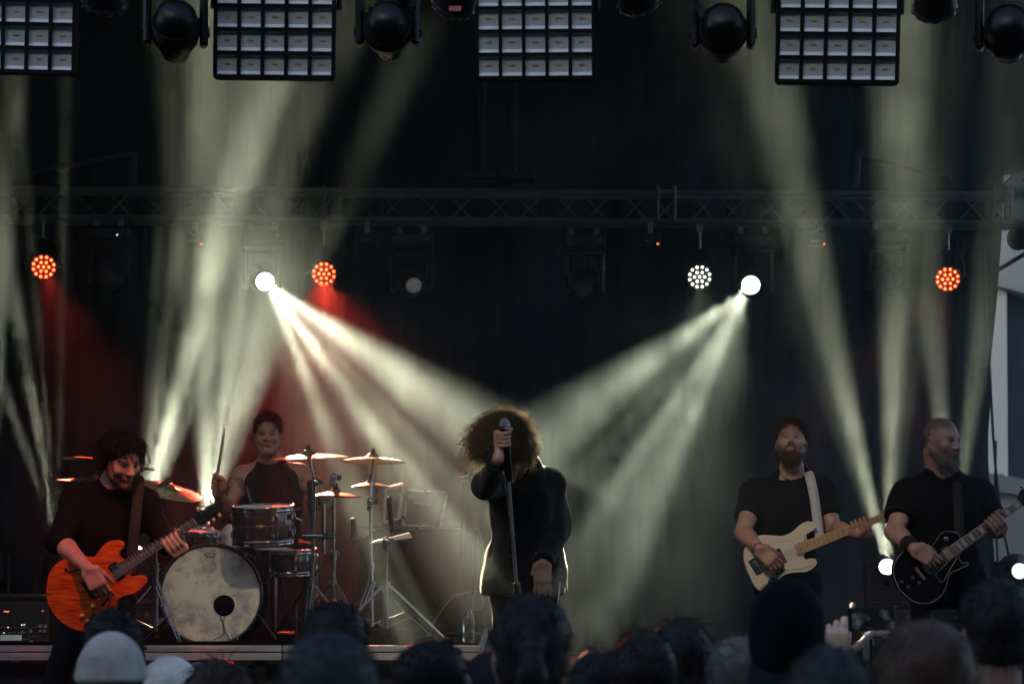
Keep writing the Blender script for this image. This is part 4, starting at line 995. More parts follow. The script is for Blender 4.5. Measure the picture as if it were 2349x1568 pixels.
part('cushion', MB().lathe([(.0001, .5), (.13, .5), (.165, .48), (.17, .44), (.15, .42), (.0001, .42)], (W(628, 0, 12.05).x, 12.07, RISER_Z - .07), (0, 0, 1), 24), BLKP, th, world=True)
part('post', MB().cyl((W(628, 0, 12.05).x, 12.07, RISER_Z), (W(628, 0, 12.05).x, 12.07, RISER_Z + .36), .02, seg=10), CHROME, th, world=True)
# towel over a stool left of the drummer
S_ = None
tw_ = []
nx_, nz_ = 16, 14
m = MB(); vs_ = []
for j in range(nz_ + 1):
    for i in range(nx_ + 1):
        u = i / nx_; v = j / nz_; p = W(475 + 78 * u, 1212 + 50 * v + 6 * math.sin(u * 5), 11.62)
        vs_.append(p + Vector((.01 * math.sin(7 * u + 5 * v), -.03 * math.sin(u * 9 + 2 * v) - .05 * math.sin(math.pi * u) - .05 * v, .012 * math.sin(11 * u))))
m.add(vs_, [(j * (nx_ + 1) + i, j * (nx_ + 1) + i + 1, (j + 1) * (nx_ + 1) + i + 1, (j + 1) * (nx_ + 1) + i) for j in range(nz_) for i in range(nx_)], True)
o = m.mesh('towel'); tow = single('towel', o, mat('pale_towel', (.42, .36, .36), .95, var=.12, bump=.3, bscale=120), 'pale pinkish towel draped between the bass drum and the rack tom', 'towel')
md = tow.modifiers.new('thick', 'SOLIDIFY'); md.thickness = .012

# ================================================================ guitars
def ring(px, D, inset=0.0, cen=None):
    out = []
    for x, y in px:
        p = W(x, y, D)
        if inset and cen is not None: p = p + (cen - p).normalized() * inset
        out.append(p)
    return out
def body_mesh(px, D, t, bev=.006):
    P = [W(x, y, D) for x, y in px]; c = sum(P, Vector()) / len(P); n = len(P)
    nr = []
    for i in range(n):
        d = (P[(i + 1) % n] - P[i - 1]).normalized(); q = Vector((d.z, 0, -d.x)); nr.append(q)
    area = sum(P[i].x * P[(i + 1) % n].z - P[(i + 1) % n].x * P[i].z for i in range(n))
    sg_ = -1 if area > 0 else 1
    rings = [(D, -bev * .9), (D + bev * .3, -bev * .3), (D + bev, 0), (D + t - bev, 0), (D + t, -bev)]
    vs = []
    for y, off in rings:
        for i in range(n):
            p = P[i] + nr[i] * (-sg_ * -1) * off * -1 if False else P[i] + nr[i] * (sg_ * -off * -1)
            vs.append(Vector((p.x, y, p.z)))
    m = MB(); fs = []
    for j in range(len(rings) - 1):
        for i in range(n): fs.append((j * n + i, j * n + (i + 1) % n, (j + 1) * n + (i + 1) % n, (j + 1) * n + i))
    m.add(vs, fs, True); m.add(vs[:n], [tuple(range(n))]); m.add(vs[-n:], [tuple(range(n))[::-1]])
    return m
def smooth2(pts, n=5): return [(p.x, p.y) for p in catmull([(x, y, 0) for x, y in pts], n, True)]
def quad_part(name, px4, D, t, m, par, bev=0.0):
    f = [W(x, y, D) for x, y in px4]; b = [p + Vector((0, t, 0)) for p in f]
    return part(name, MB().prism(f, b), m, par, world=True)
def bar(name, p, q, D, w, t, m, par):
    """Thin bar between two pixels, width w metres in the picture plane."""
    a, b = W(*p, D), W(*q, D); d = (b - a); L = d.length; d.normalize(); R = Matrix((d, Vector((0, 1, 0)), d.cross(Vector((0, 1, 0))))).transposed()
    return part(name, MB().box((a + b) / 2 + Vector((0, t / 2, 0)), (L, t, w), R, min(w, t) * .2), m, par, world=True)
def neck_build(t, u0, l0, u1, l1, D, nfret, mfb, inlay=None, mstr=None, bridge=None, nstr=6, fr0=0, th_=.02, mneck=None):
    """u/l: upper and lower corners of the fingerboard at body end (0) and nut (1)."""
    quad_part('fingerboard', [u0, u1, l1, l0], D, .007, mfb, t)
    quad_part('neck', [(lerp(u0, l0, .05)), (lerp(u1, l1, .05)), (lerp(u1, l1, .95)), (lerp(u0, l0, .95))], D + .0072, th_, mneck or mfb, t)
    FW = mat('fret_wire', (.6, .58, .52), .3, .9)
    L0 = 1 - 2 ** (-nfret / 12.0)
    fp = [0.0]
    for k in range(1, nfret + 1):
        s_ = (1 - 2 ** (-k / 12.0)) / L0; fp.append(s_); s2 = 1 - s_
        bar('fret', tuple(lerp(u0, u1, s2)), tuple(lerp(l0, l1, s2)), D - .0014, .0022, .0018, FW, t)
    bar('nut', u1, l1, D - .002, .004, .006, FW, t)
    if inlay:
        for k in inlay['frets']:
            s2 = 1 - (fp[k] + fp[k - 1]) / 2; c = lerp(lerp(u0, u1, s2), lerp(l0, l1, s2), .5)
            if inlay['kind'] == 'dot': part('inlay', MB().cyl(W(*c, D - .0008), W(*c, D + .002), .0035, seg=10), inlay['m'], t, world=True)
            else:
                w_ = abs(fp[k] - fp[k - 1]) * .30
                q = [tuple(lerp(lerp(u0, u1, s2 + a * w_), lerp(l0, l1, s2 + a * w_), b)) for a, b in ((-1, .16), (1, .16), (1, .84), (-1, .84))]
                quad_part('inlay', q, D - .0008, .003, inlay['m'], t)
    for i in range(nstr):
        f = .12 + .76 * i / (nstr - 1); a = lerp(u1, l1, f); b = lerp(bridge[0], bridge[1], f)
        part('string', MB().cyl(W(*a, D - .005), W(*b, D - .008), .0007 + .0004 * (1 - i / nstr), seg=5), mat('steel_string', (.5, .45, .38), .35, .9), t, world=True)
BIND = mat('cream_binding', (.62, .55, .38), .5)
c7 = crop(0, 1269, 3.915); c2 = crop(380, 980, 3.919); c5 = crop(1740, 980, 3.4075); c6 = crop(2100, 980, 3.4075); c9 = crop(1900, 1300, 3.915)
# ---- red-orange semi-hollow guitar
GD = 9.70
RW = bpy.data.materials.new('cherry_wood'); RW.use_nodes = True; MATS['cherry_wood'] = RW
_n, _l = RW.node_tree.nodes, RW.node_tree.links; _p = _n['Principled BSDF']
_tc = _n.new('ShaderNodeTexCoord'); _mp = _n.new('ShaderNodeMapping'); _mp.inputs['Rotation'].default_value = (0, math.radians(33), 0); _mp.inputs['Scale'].default_value = (2.2, 1, 16)
_t = _n.new('ShaderNodeTexNoise'); _t.inputs['Scale'].default_value = 6; _t.inputs['Detail'].default_value = 7; _r = _n.new('ShaderNodeValToRGB')
_r.color_ramp.elements[0].color = (.20, .020, .004, 1); _r.color_ramp.elements[0].position = .3; _r.color_ramp.elements[1].color = (.56, .105, .010, 1); _r.color_ramp.elements[1].position = .7
_l.new(_tc.outputs['Object'], _mp.inputs[0]); _l.new(_mp.outputs[0], _t.inputs['Vector']); _l.new(_t.outputs['Fac'], _r.inputs[0]); _l.new(_r.outputs[0], _p.inputs['Base Color'])
_p.inputs['Roughness'].default_value = .3; _p.inputs['Specular IOR Level'].default_value = .3; _p.inputs['Coat Weight'].default_value = .35; _p.inputs['Coat Roughness'].default_value = .08
o1 = [(1175, 392), (1128, 345), (1118, 312), (1150, 268), (1163, 238), (1148, 210), (1110, 200), (1060, 206), (1010, 236), (960, 292), (925, 342), (890, 364), (830, 360), (740, 352), (650, 368), (560, 412), (500, 480), (467, 560), (455, 660), (460, 740), (482, 815), (522, 885), (585, 955), (655, 1004), (735, 1038), (815, 1050), (900, 1045), (985, 1010), (1050, 945), (1092, 855), (1105, 785), (1130, 738), (1180, 712), (1260, 692), (1320, 657), (1366, 612), (1384, 575), (1370, 542), (1330, 531), (1280, 548), (1240, 540), (1222, 508), (1226, 482)]
px1 = smooth2([c7(*p) for p in o1])
gt = thing('electric_guitar', 'red-orange semi-hollow guitar with cream binding and two f-shaped holes', 'guitar', W(215, 1340, GD))
part('body', body_mesh(px1, GD, .045), RW, gt, world=True)
part('binding', MB().tube([W(x, y, GD + .0035) for x, y in px1], .0032, 5, True), BIND, gt, world=True)
EBONY = mat('dark_fingerboard', (.018, .013, .011), .45, var=.3); MAPLE = mat('maple_neck', (.42, .25, .10), .35, var=.2, coat=.3); MAHO = mat('mahogany_neck', (.14, .035, .018), .35, coat=.4)
PEARL = mat('pearl_inlay', (.62, .6, .54), .3, var=.2, vscale=60)
neck_build(gt, c7(1118, 418), c7(1185, 505), c2(352, 1112), c2(398, 1178), GD - .012, 20, EBONY, dict(kind='dot', frets=(3, 5, 7, 9, 12, 15, 17, 19), m=PEARL), bridge=(c7(880, 618), c7(935, 690)), mneck=MAHO)
hs1 = [c2(*p) for p in ((352, 1112), (372, 1075), (480, 1015), (600, 948), (622, 962), (641, 985), (630, 1032), (545, 1100), (455, 1168), (398, 1178))]
part('headstock', body_mesh(hs1, GD - .006, .014, .002), HOOPB, gt, world=True)
for (x, y), (hx_, hy_) in zip(((405, 1022), (464, 990), (522, 955), (500, 1165), (556, 1130), (611, 1086)), ((425, 1068), (483, 1035), (541, 1002), (466, 1130), (520, 1090), (572, 1052))):
    a, b = W(*c2(hx_, hy_), GD + .003), W(*c2(x, y), GD + .003)
    tp = part('tuner', MB().cyl(a, b, .0025, seg=6).ball(b, (.008, .005, .010), 8, 6), mat('tuner_amber', (.55, .34, .14), .35), gt, world=True)
    part('tuner_post', MB().cyl(W(*c2(hx_, hy_), GD - .02), W(*c2(hx_, hy_), GD - .006), .005, seg=8), CHROME, gt, world=True)
def pickup(cx_, cy_, ang, L, wd, D, m, par, frame_m=BLKP, cropf=None):
    c = W(*cropf(cx_, cy_), D); d = Vector((math.cos(ang), 0, math.sin(ang))); R = Matrix((d, Vector((0, 1, 0)), d.cross(Vector((0, 1, 0))))).transposed()
    o = part('pickup', MB().box(c, (L, .012, wd), R, .003), m, par, world=True)
    q = part('pickup_ring', MB().box(c + Vector((0, .005, 0)), (L + .014, .006, wd + .012), R, .002), frame_m, par, world=True)
    for k in range(6): part('pole', MB().cyl(c + d * (k - 2.5) * L / 7 + Vector((0, -.0075, 0)) + R.col[2] * wd * .2, c + d * (k - 2.5) * L / 7 + R.col[2] * wd * .2, .0028, seg=8), CHROME, par, world=True)
AN1 = math.radians(33); PA = AN1 + math.pi / 2
pickup(1115, 488, PA, .072, .036, GD - .008, CHROME, gt, cropf=c7); pickup(962, 612, PA, .072, .036, GD - .008, CHROME, gt, cropf=c7)
bar('bridge', c7(878, 615), c7(938, 692), GD - .012, .014, .012, CHROME, gt)
bar('tailpiece', c7(782, 585), c7(885, 738), GD - .014, .020, .014, BLK, gt)
for pts in ([(630, 470), (645, 490), (700, 488), (760, 462)], [(1045, 695), (1048, 712), (1025, 760), (985, 805)]):
    p3 = [W(*c7(*p), GD - .0005) for p in pts]
    part('f_hole', MB().tube(catmull(p3, 4), .0045, 6).ball(p3[0], .0075, 8, 6).ball(p3[-1], .0075, 8, 6), mat('hole_black', (.003, .003, .003), .9), gt, world=True)
for x, y in ((892, 826), (790, 912), (850, 965), (945, 905)):
    part('knob', MB().lathe([(.0001, .022), (.009, .021), (.012, .014), (.013, 0)], W(*c7(x, y), GD), (0, -1, 0), 16), mat('gold_knob', (.45, .28, .06), .3, .4, coat=.5), gt, world=True)
part('switch', MB().cyl(W(*c7(950, 775), GD), W(*c7(948, 760), GD - .03), .003, seg=6).ball(W(*c7(948, 758), GD - .03), .006, 8, 6), CHROME, gt, world=True)
STRAPM = fabric('black_strap', (.020, .017, .016), .7)
def strap(pts, w, m, par, name='strap', t=.004):
    P = catmull([Vector(p) for p in pts], 8); M_ = MB(); vs = []
    for i, p in enumerate(P):
        d = (P[min(i + 1, len(P) - 1)] - P[max(i - 1, 0)]).normalized(); s_ = d.cross(Vector((0, 1, 0))).normalized() * w / 2
        vs += [p - s_, p + s_, p + s_ + Vector((0, t, 0)), p - s_ + Vector((0, t, 0))]
    fs = []
    for i in range(len(P) - 1):
        for k in range(4): fs.append((i * 4 + k, i * 4 + (k + 1) % 4, i * 4 + 4 + (k + 1) % 4, i * 4 + 4 + k))
    M_.add(vs, fs, True); return part(name, M_, m, par, world=True)
strap([W(318, 1096, 9.98), W(318, 1112, 9.90), W(312, 1180, 9.86), W(304, 1260, 9.85), W(300, 1320, 9.80)], .052, STRAPM, gt)
# ---- cream bass
BSD = 11.05
CREAM = mat('aged_cream_lacquer', (.52, .46, .33), .25, coat=.6, var=.06, vscale=4); PG = mat('mint_pickguard', (.50, .46, .35), .35, coat=.3)
o2 = [(770, 1142), (758, 1112), (778, 1083), (818, 1062), (845, 1036), (835, 1014), (795, 1010), (740, 1038), (692, 1083), (642, 1114), (580, 1130), (500, 1125), (420, 1122), (355, 1142), (305, 1185), (282, 1240), (280, 1305), (300, 1385), (330, 1460), (365, 1528), (405, 1557), (452, 1546), (502, 1510), (560, 1450), (605, 1420), (680, 1405), (770, 1400), (822, 1374), (850, 1345), (848, 1320), (822, 1318), (788, 1326), (755, 1310), (742, 1282), (748, 1262)]
px2 = smooth2([c5(*p) for p in o2])
bs = thing('bass_guitar', 'cream bass guitar with a maple neck', 'guitar', W(1790, 1290, BSD))
part('body', body_mesh(px2, BSD, .042, .010), CREAM, bs, world=True)
pg = smooth2([c5(*p) for p in ((515, 1175), (600, 1165), (690, 1150), (738, 1112), (765, 1150), (700, 1200), (735, 1270), (790, 1335), (835, 1335), (808, 1368), (700, 1390), (610, 1402), (570, 1420), (540, 1385), (528, 1300), (512, 1230))], 3)
part('pickguard', body_mesh(pg, BSD - .003, .0028, .0006), PG, bs, world=True)
part('pickguard_edge', MB().tube([W(x, y, BSD - .0022) for x, y in pg], .0010, 4, True), INK, bs, world=True)
neck_build(bs, c5(675, 1188), c5(712, 1276), tuple(lerp(c5(675, 1188), c5(1363, 948), 1.34)), tuple(lerp(c5(712, 1276), c5(1363, 1012), 1.36)), BSD - .010, 20, MAPLE, dict(kind='dot', frets=(3, 5, 7, 9, 12, 15, 17, 19), m=INK), bridge=(c5(330, 1320), c5(400, 1410)), nstr=5, mneck=MAPLE)
nu, nl = lerp(c5(675, 1188), c5(1363, 948), 1.34), lerp(c5(712, 1276), c5(1363, 1012), 1.36)
dv = (A3 if False else np.array)(nu) - np.array(c5(675, 1188)); dv = dv / np.linalg.norm(dv); pv_ = np.array((-dv[1], dv[0]))
hs2 = [tuple(nu), tuple(nu + dv * 25 - pv_ * 8), tuple(nu + dv * 75 - pv_ * 6), tuple(nu + dv * 88 + pv_ * 10), tuple(nl + dv * 70 + pv_ * 10), tuple(nl + dv * 20 + pv_ * 4), tuple(nl)]
part('headstock', body_mesh(hs2, BSD - .004, .015, .002), MAPLE, bs, world=True)
bar('bridge_plate', c5(322, 1310), c5(392, 1425), BSD - .010, .040, .010, CHROME, bs)
for f in (.1, .3, .5, .7, .9): 
    q = lerp(c5(345, 1305), c5(405, 1400), f); part('saddle', MB().box(W(*q, BSD - .014), (.014, .008, .010), None, .002), CHROME, bs, world=True)
for a, b in (((540, 1222), (605, 1330)), ((440, 1290), (495, 1375))): bar('pickup', c5(*a), c5(*b), BSD - .013, .020, .012, BLKP, bs)
cp = smooth2([c5(*p) for p in ((545, 1370), (580, 1372), (595, 1400), (560, 1440), (510, 1510), (475, 1530), (460, 1505), (480, 1460), (515, 1420))], 3)
part('control_plate', body_mesh(cp, BSD - .003, .0028, .0006), CHROME, bs, world=True)
for x, y in ((562, 1392), (535, 1428), (508, 1465), (485, 1500)): part('knob', MB().lathe([(.0001, .018), (.008, .018), (.0105, .015), (.011, 0)], W(*c5(x, y), BSD - .003), (0, -1, 0), 14), BLKP, bs, world=True)
STRAPW = mat('pale_strap', (.34, .33, .32), .6, var=.15, vscale=20)
strap([W(1846, 1080, 11.34), W(1856, 1088, 11.20), W(1868, 1140, 11.145), W(1876, 1200, 11.12), W(1880, 1232, 11.07)], .052, STRAPW, bs)
# ---- black guitar
KD = 10.52
o3 = [(1735, 30), (1690, -5), (1633, -14), (1580, -8), (1540, 22), (1512, 68), (1478, 112), (1430, 138), (1360, 148), (1270, 156), (1190, 185), (1135, 245), (1106, 320), (1106, 400), (1125, 465), (1160, 535), (1222, 602), (1300, 655), (1390, 675), (1480, 655), (1560, 592), (1604, 512), (1622, 425), (1652, 380), (1720, 350), (1782, 322), (1816, 296), (1800, 281), (1765, 290), (1737, 262), (1726, 222), (1738, 188)]
px3 = smooth2([c9(*p) for p in o3])
BLKG = mat('gloss_black_lacquer', (.004, .004, .0045), .16, spec=.22)
bg_ = thing('electric_guitar', 'black single-cutaway guitar with pale binding and block inlays', 'guitar', W(2140, 1310, KD))
part('body', body_mesh(px3, KD, .05, .005), BLKG, bg_, world=True)
part('binding', MB().tube([W(x, y, KD + .002) for x, y in px3], .0026, 5, True), mat('aged_white_binding', (.42, .41, .36), .45), bg_, world=True)
un, ln_ = lerp(c6(745, 1205), c6(1310, 815), 1.0), lerp(c6(795, 1275), c6(1350, 865), 1.0)
neck_build(bg_, c6(740, 1208), c6(795, 1278), tuple(un), tuple(ln_), KD - .012, 20, EBONY, dict(kind='block', frets=(1, 3, 5, 7, 9, 12, 15, 17), m=PEARL), bridge=(c9(1375, 300), c9(1455, 400)), mneck=HOOPB)
bar('neck_binding', c6(740, 1208), tuple(un), KD - .0125, .0022, .008, mat('aged_white_binding', (.42, .41, .36), .45), bg_); bar('neck_binding', c6(795, 1278), tuple(ln_), KD - .0125, .0022, .008, MATS['aged_white_binding'], bg_)
dv = np.array(un) - np.array(c6(740, 1208)); dv /= np.linalg.norm(dv); pv_ = np.array((-dv[1], dv[0]))
hs3 = [tuple(un), tuple(un + dv * 18 - pv_ * 12), tuple(un + dv * 78 - pv_ * 10), tuple(un + dv * 84 + pv_ * 14), tuple(ln_ + dv * 76 + pv_ * 10), tuple(ln_ + dv * 18 + pv_ * 12), tuple(ln_)]
part('headstock', body_mesh(hs3, KD - .006, .015, .002), HOOPB, bg_, world=True)
for k in range(3):
    for sgn, e in ((-1, un), (1, ln_)):
        q = np.array(e) + dv * (24 + 18 * k) + pv_ * sgn * 20
        part('tuner', MB().ball(W(*q, KD + .002), (.009, .005, .009), 8, 6), CHROME, bg_, world=True)
PA3 = math.radians(35.7) + math.pi / 2
pickup(1620, 198, PA3, .074, .038, KD - .008, mat('gold_pickup', (.55, .46, .30), .25, .9), bg_, cropf=c9); pickup(1470, 330, PA3, .074, .038, KD - .008, mat('dark_pickup', (.02, .02, .02), .3), bg_, cropf=c9)
bar('bridge', c9(1372, 300), c9(1458, 402), KD - .012, .014, .012, CHROME, bg_); bar('tailpiece', c9(1315, 330), c9(1405, 448), KD - .014, .014, .014, mat('worn_brass', (.55, .42, .26), .3, .9), bg_)
pk = [c9(*p) for p in ((1500, 400), (1555, 470), (1580, 465), (1640, 350), (1708, 240), (1700, 205), (1660, 240))]
part('pickguard', body_mesh(pk, KD - .009, .003, .0006), BLKG, bg_, world=True)
part('pickguard_edge', MB().tube([W(x, y, KD - .0085) for x, y in pk], .0015, 4, True), MATS['aged_white_binding'], bg_, world=True)
part('switch', MB().cyl(W(*c9(1605, 55), KD), W(*c9(1606, 45), KD - .025), .003, seg=6).ball(W(*c9(1606, 45), KD - .027), .006, 8, 6).lathe([(.013, .001), (.013, .002), (.0001, .002)], W(*c9(1605, 55), KD), (0, -1, 0), 16), CHROME, bg_, world=True)
for x, y in ((1180, 470), (1240, 520), (1280, 430), (1340, 480)): part('knob', MB().lathe([(.0001, .018), (.009, .018), (.011, .012), (.012, 0)], W(*c9(x, y), KD), (0, -1, 0), 14), mat('black_knob', (.015, .015, .015), .2), bg_, world=True)
sp = strap([W(2192, 1095, 10.86), W(2196, 1108, 10.72), W(2199, 1170, 10.66), W(2202, 1235, 10.60)], .05, STRAPM, bg_)
part('strap_buckle', MB().box(W(2199, 1192, 10.65), (.058, .006, .012)).box(W(2199, 1205, 10.65), (.05, .006, .012)), CHROME, bg_, world=True)

# ================================================================ singer's microphone and stand
mcs = thing('microphone', 'silver-headed vocal microphone gripped in the singer\'s fist', 'microphone', W(1166, 1075, 9.62))
mtop, mbot = W(1157, 972, 9.58), W(1167, 1078, 9.62); mdv = (mtop - mbot).normalized()
part('grille', MB().ball(mtop, (.0255, .0255, .0285), 18, 12, frame(mdv)), mat('mic_mesh', (.36, .33, .32), .4, .8, bump=.8, bscale=500), mcs, world=True)
part('grille_band', MB().lathe([(.0262, -.004), (.0270, 0), (.0262, .004)], mtop - mdv * .004, mdv, 20), ALU, mcs, world=True)
part('body', MB().lathe([(.024, -.022), (.021, -.04), (.0155, -.20), (.012, -.215), (.0001, -.215)], mtop, mdv, 18), BLKP, mcs, world=True)
mst = thing('microphone_stand', 'slim black microphone stand leaning in front of the singer', 'stand', (W(1212, 0, 9.75).x, 9.75, 0))
sb_, st_ = Vector((W(1212, 0, 9.75).x, 9.75, .02)), W(1166, 1092, 9.66)
part('clip', MB().cyl(W(1166, 1066, 9.62), W(1167, 1100, 9.665), .020, .017, 12), BLKP, mst, world=True)
part('upper_tube', MB().cyl(st_, lerp(st_, sb_, .5), .0085, seg=10), DALU, mst, world=True)
part('lower_tube', MB().cyl(lerp(st_, sb_, .42), sb_, .0125, seg=10), BLK, mst, world=True)
part('clutch', MB().cyl(lerp(st_, sb_, .40), lerp(st_, sb_, .46), .017, seg=12), BLKP, mst, world=True)
part('base', MB().lathe([(.0001, .022), (.05, .02), (.12, .012), (.125, 0), (.0001, 0)], sb_ - Vector((0, 0, .018)), (0, 0, 1), 28), BLK, mst, world=True)
part('cable', MB().tube(catmull([W(1162, 1096, 9.64), W(1158, 1105, 9.60), W(1170, 1200, 9.64), W(1184, 1330, 9.66), W(1190, 1372, 9.68), Vector((sb_.x - .05, 9.7, .012))], 6), .0028, 6), mat('red_cable', (.12, .018, .012), .5), mst, world=True)
part('cable_loop', MB().tube(catmull([W(1175, 1100, 9.66), W(1178, 1107, 9.62), W(1183, 1090, 9.64)], 5), .0035, 6), MATS['red_cable'], mst, world=True)

# ================================================================ things behind the singer
ms2 = thing('microphone_stand', 'second microphone on a tall stand at the drummer\'s side of the singer', 'stand', (W(1062, 0, 12.0).x, 12.0, RISER_Z))
b2 = Vector((W(1062, 0, 12.0).x, 12.0, RISER_Z))
part('pole', MB().cyl(b2, W(1062, 1105, 12.0), .012, seg=8), BLK, ms2, world=True); part('boom', MB().cyl(W(1052, 1104, 12.0), W(1110, 1092, 11.9), .008, seg=8), BLK, ms2, world=True)
part('microphone', MB().cyl(W(1056, 1101, 12.0), W(1080, 1096, 11.95), .02, seg=12), BLKP, ms2, world=True)
part('base', MB().lathe([(.0001, .02), (.1, .012), (.11, 0), (.0001, 0)], b2, (0, 0, 1), 20), BLK, ms2, world=True)
def open_case(p4, D, label, strip=None, depth=.35):
    f = [W(x, y, D) for x, y in p4]; t = thing('equipment_case', label, 'flight case', (f[2] + f[3]) / 2, group='equipment cases behind the drums')
    part('shell', MB().prism(f, [p + Vector((0, depth, 0)) for p in f]), CASEB, t, world=True)
    for i in range(4):
        a, b = f[i], f[(i + 1) % 4]; off = Vector((0, -.012, 0))
        part('edge_trim', MB().cyl(a + off, b + off, .013, seg=8), ALU, t, world=True)
    if strip: 
        s4 = [W(x, y, D - .02) for x, y in strip]; part('paper_label', MB().prism(s4, [p + Vector((0, .004, 0)) for p in s4]), mat('paper', (.55, .52, .45), .9), t, world=True)
    return t
open_case([(885, 1121), (926, 1111), (914, 1190), (880, 1199)], 12.6, 'open black equipment case with bright metal edges right of the red-lit cymbal')
open_case([(932, 1125), (1023, 1131), (1009, 1208), (925, 1205)], 12.75, 'black equipment case with a pale paper strip beside the second microphone', [(948, 1147), (988, 1153), (988, 1162), (947, 1155)])
ks = thing('keyboard_table', 'dark cloth-covered table holding the equipment cases', 'table', (W(955, 0, 12.8).x, 12.85, RISER_Z))
zt_ = W(950, 1206, 12.7).z
part('top', MB().box((W(955, 0, 12.8).x, 12.9, zt_ - .012), (.75, .6, .02)), BLK, ks, world=True)
part('cloth', MB().box((W(955, 0, 12.8).x, 12.9, (zt_ - .03 + RISER_Z) / 2), (.70, .55, zt_ - .03 - RISER_Z)), CLOTHB, ks, world=True)
for pts, lb in (([W(812, 1242, 12.2), W(850, 1222, 12.2), W(905, 1208, 12.2), W(960, 1212, 12.4)], 'red-lit cable arching behind the cymbal stands'),):
    cb = thing('cable', lb, 'cable', pts[0]); part('sheath', MB().tube(catmull(pts, 8), .009, 6), RUB, cb, world=True)
fl = thing('folder', 'pale printed sheet lying on the holder stand by the cases', 'sheet', W(905, 1232, 11.6))
q4 = [W(848, 1247, 11.6), W(860, 1240, 11.6), W(938, 1222, 11.7), W(945, 1233, 11.7)]
part('sheet', MB().prism(q4, [p + Vector((0, .05, .004)) for p in q4]), mat('paper', (.55, .52, .45), .9), fl, world=True)
bt = thing('water_bottle', 'clear plastic bottle standing on the drum riser left of the singer', 'bottle', (W(1075, 0, 10.95).x, 10.95, RISER_Z))
GLS = mat('clear_plastic', (.6, .65, .65), .12, trans=.96)
bb = Vector((W(1075, 0, 10.95).x, 10.95, RISER_Z))
part('body', MB().lathe([(.0001, .003), (.03, .003), (.033, .01), (.033, .05), (.031, .055), (.033, .06), (.033, .125), (.028, .145), (.014, .165), (.013, .178)], bb, (0, 0, 1), 20), GLS, bt, world=True)
part('cap', MB().cyl(bb + Vector((0, 0, .174)), bb + Vector((0, 0, .192)), .0155, seg=14), mat('blue_cap', (.05, .12, .2), .5), bt, world=True)
# cables near the singer
CABW = mat('pale_cable', (.14, .135, .12), .5)
def cable(pts, label, r=.004, m=CABW, n=8):
    t = thing('cable', label, 'cable', pts[0]); part('sheath', MB().tube(catmull(pts, n), r, 6), m, t, world=True); return t
cable([W(1095, 1200, 11.9), W(1108, 1260, 11.9), W(1112, 1300, 11.85), W(1104, 1330, 11.8), W(1085, 1370, 11.8), W(1092, 1398, 11.8), W(1108, 1385, 11.8), W(1100, 1340, 11.8), W(1108, 1300, 11.85)], 'looped pale cable hanging left of the singer')
cable([W(1118, 1340, 10.6), W(1120, 1385, 10.55), W(1126, 1440, 10.5), W(1140, 1500, 10.5), W(1150, 1640, 10.45)], 'thick pale cable running down beside the singer\'s leg', .007)
cable([W(990, 1438, 11.6), W(1012, 1400, 11.6), W(1040, 1368, 11.6), W(1075, 1357, 11.6), W(1112, 1354, 11.6)], 'pale cable arching over the riser toward the singer', .0035)
cable([W(1285, 1335, 10.12), W(1281, 1372, 10.1), W(1277, 1430, 10.1), W(1283, 1560, 10.1)], 'thin white cable hanging at the singer\'s right-hand side', .0035, mat('white_cable', (.55, .53, .48), .4))
cable([W(2258, 560, 18.0), W(2268, 800, 18.0), W(2282, 1050, 17.9), W(2300, 1200, 17.6), W(2318, 1290, 17.0)], 'black cable falling along the right edge of the backdrop', .012, RUB)
cable([W(2285, 1010, 17.95), W(2283, 1150, 17.9), W(2289, 1290, 17.5)], 'second black cable beside the backdrop edge', .010, RUB)

# ================================================================ amplifier rack, lower left
AD = 11.05
am = thing('amplifier_rack', 'black amplifier rack with knobs and a small screen in the lower left corner', 'amplifier', (W(40, 0, AD).x, AD + .2, RISER_Z))
a0, a1 = W(-60, 1365, AD), W(112, 1488, AD)
part('cabinet', MB().box(((a0.x + a1.x) / 2, AD + .2, (a0.z + a1.z) / 2), (a1.x - a0.x, .4, a0.z - a1.z), None, .01), CASEB, am, world=True)
part('trim', MB().box(((a0.x + a1.x) / 2, AD - .006, a0.z - .012), (a1.x - a0.x, .012, .012)), BLK, am, world=True)
F = lambda x, y: W(*c7(x, y), AD - .004)
KN = mat('grey_knob', (.3, .31, .32), .35, .4)
for x, y in ((62, 1180), (128, 1178), (192, 1178), (0, 1182), (298, 1163), (300, 1057), (215, 1072), (385, 1010), (437, 1012), (385, 1055), (432, 1055)):
    part('knob', MB().cyl(F(x, y), F(x, y) + Vector((0, -.016, 0)), .010 if y > 1100 else .008, seg=12), KN, am, world=True)
part('screen', MB().box(F(105, 1122), (.115, .008, .030)), mat('dim_screen', (.25, .27, .25), .3, emit=(.6, .68, .6), estr=.08), am, world=True)
for x, y, c_, e in ((62, 872, (1, .18, .06), .8), (408, 866, (1, .1, .05), .8), (78, 1024, (1, .95, .7), .6), (38, 1075, (1, .95, .7), .4), (208, 1000, (.75, .9, 1), .6), (232, 998, (.75, .9, 1), .4)):
    part('indicator', MB().box(F(x, y), (.028 if x == 62 else .006, .006, .006)), mat('indicator_%d' % x, c_, .4, emit=c_, estr=e), am, world=True)
PRN = mat('panel_print', (.22, .24, .25), .6)
for i in range(26):
    x, y = (20 + 32 * (i % 13), 1025 + 50 * (i // 13)); part('panel_mark', MB().box(F(x + random.uniform(-6, 6), y + random.uniform(-4, 4)), (.010, .003, .004)), PRN, am, world=True)
for i in range(6): part('pad', MB().box(F(285 + (i % 3) * 38, 1105) if i < 3 else F(230 + (i % 3) * 20, 1135), (.012, .004, .004)), PRN, am, world=True)

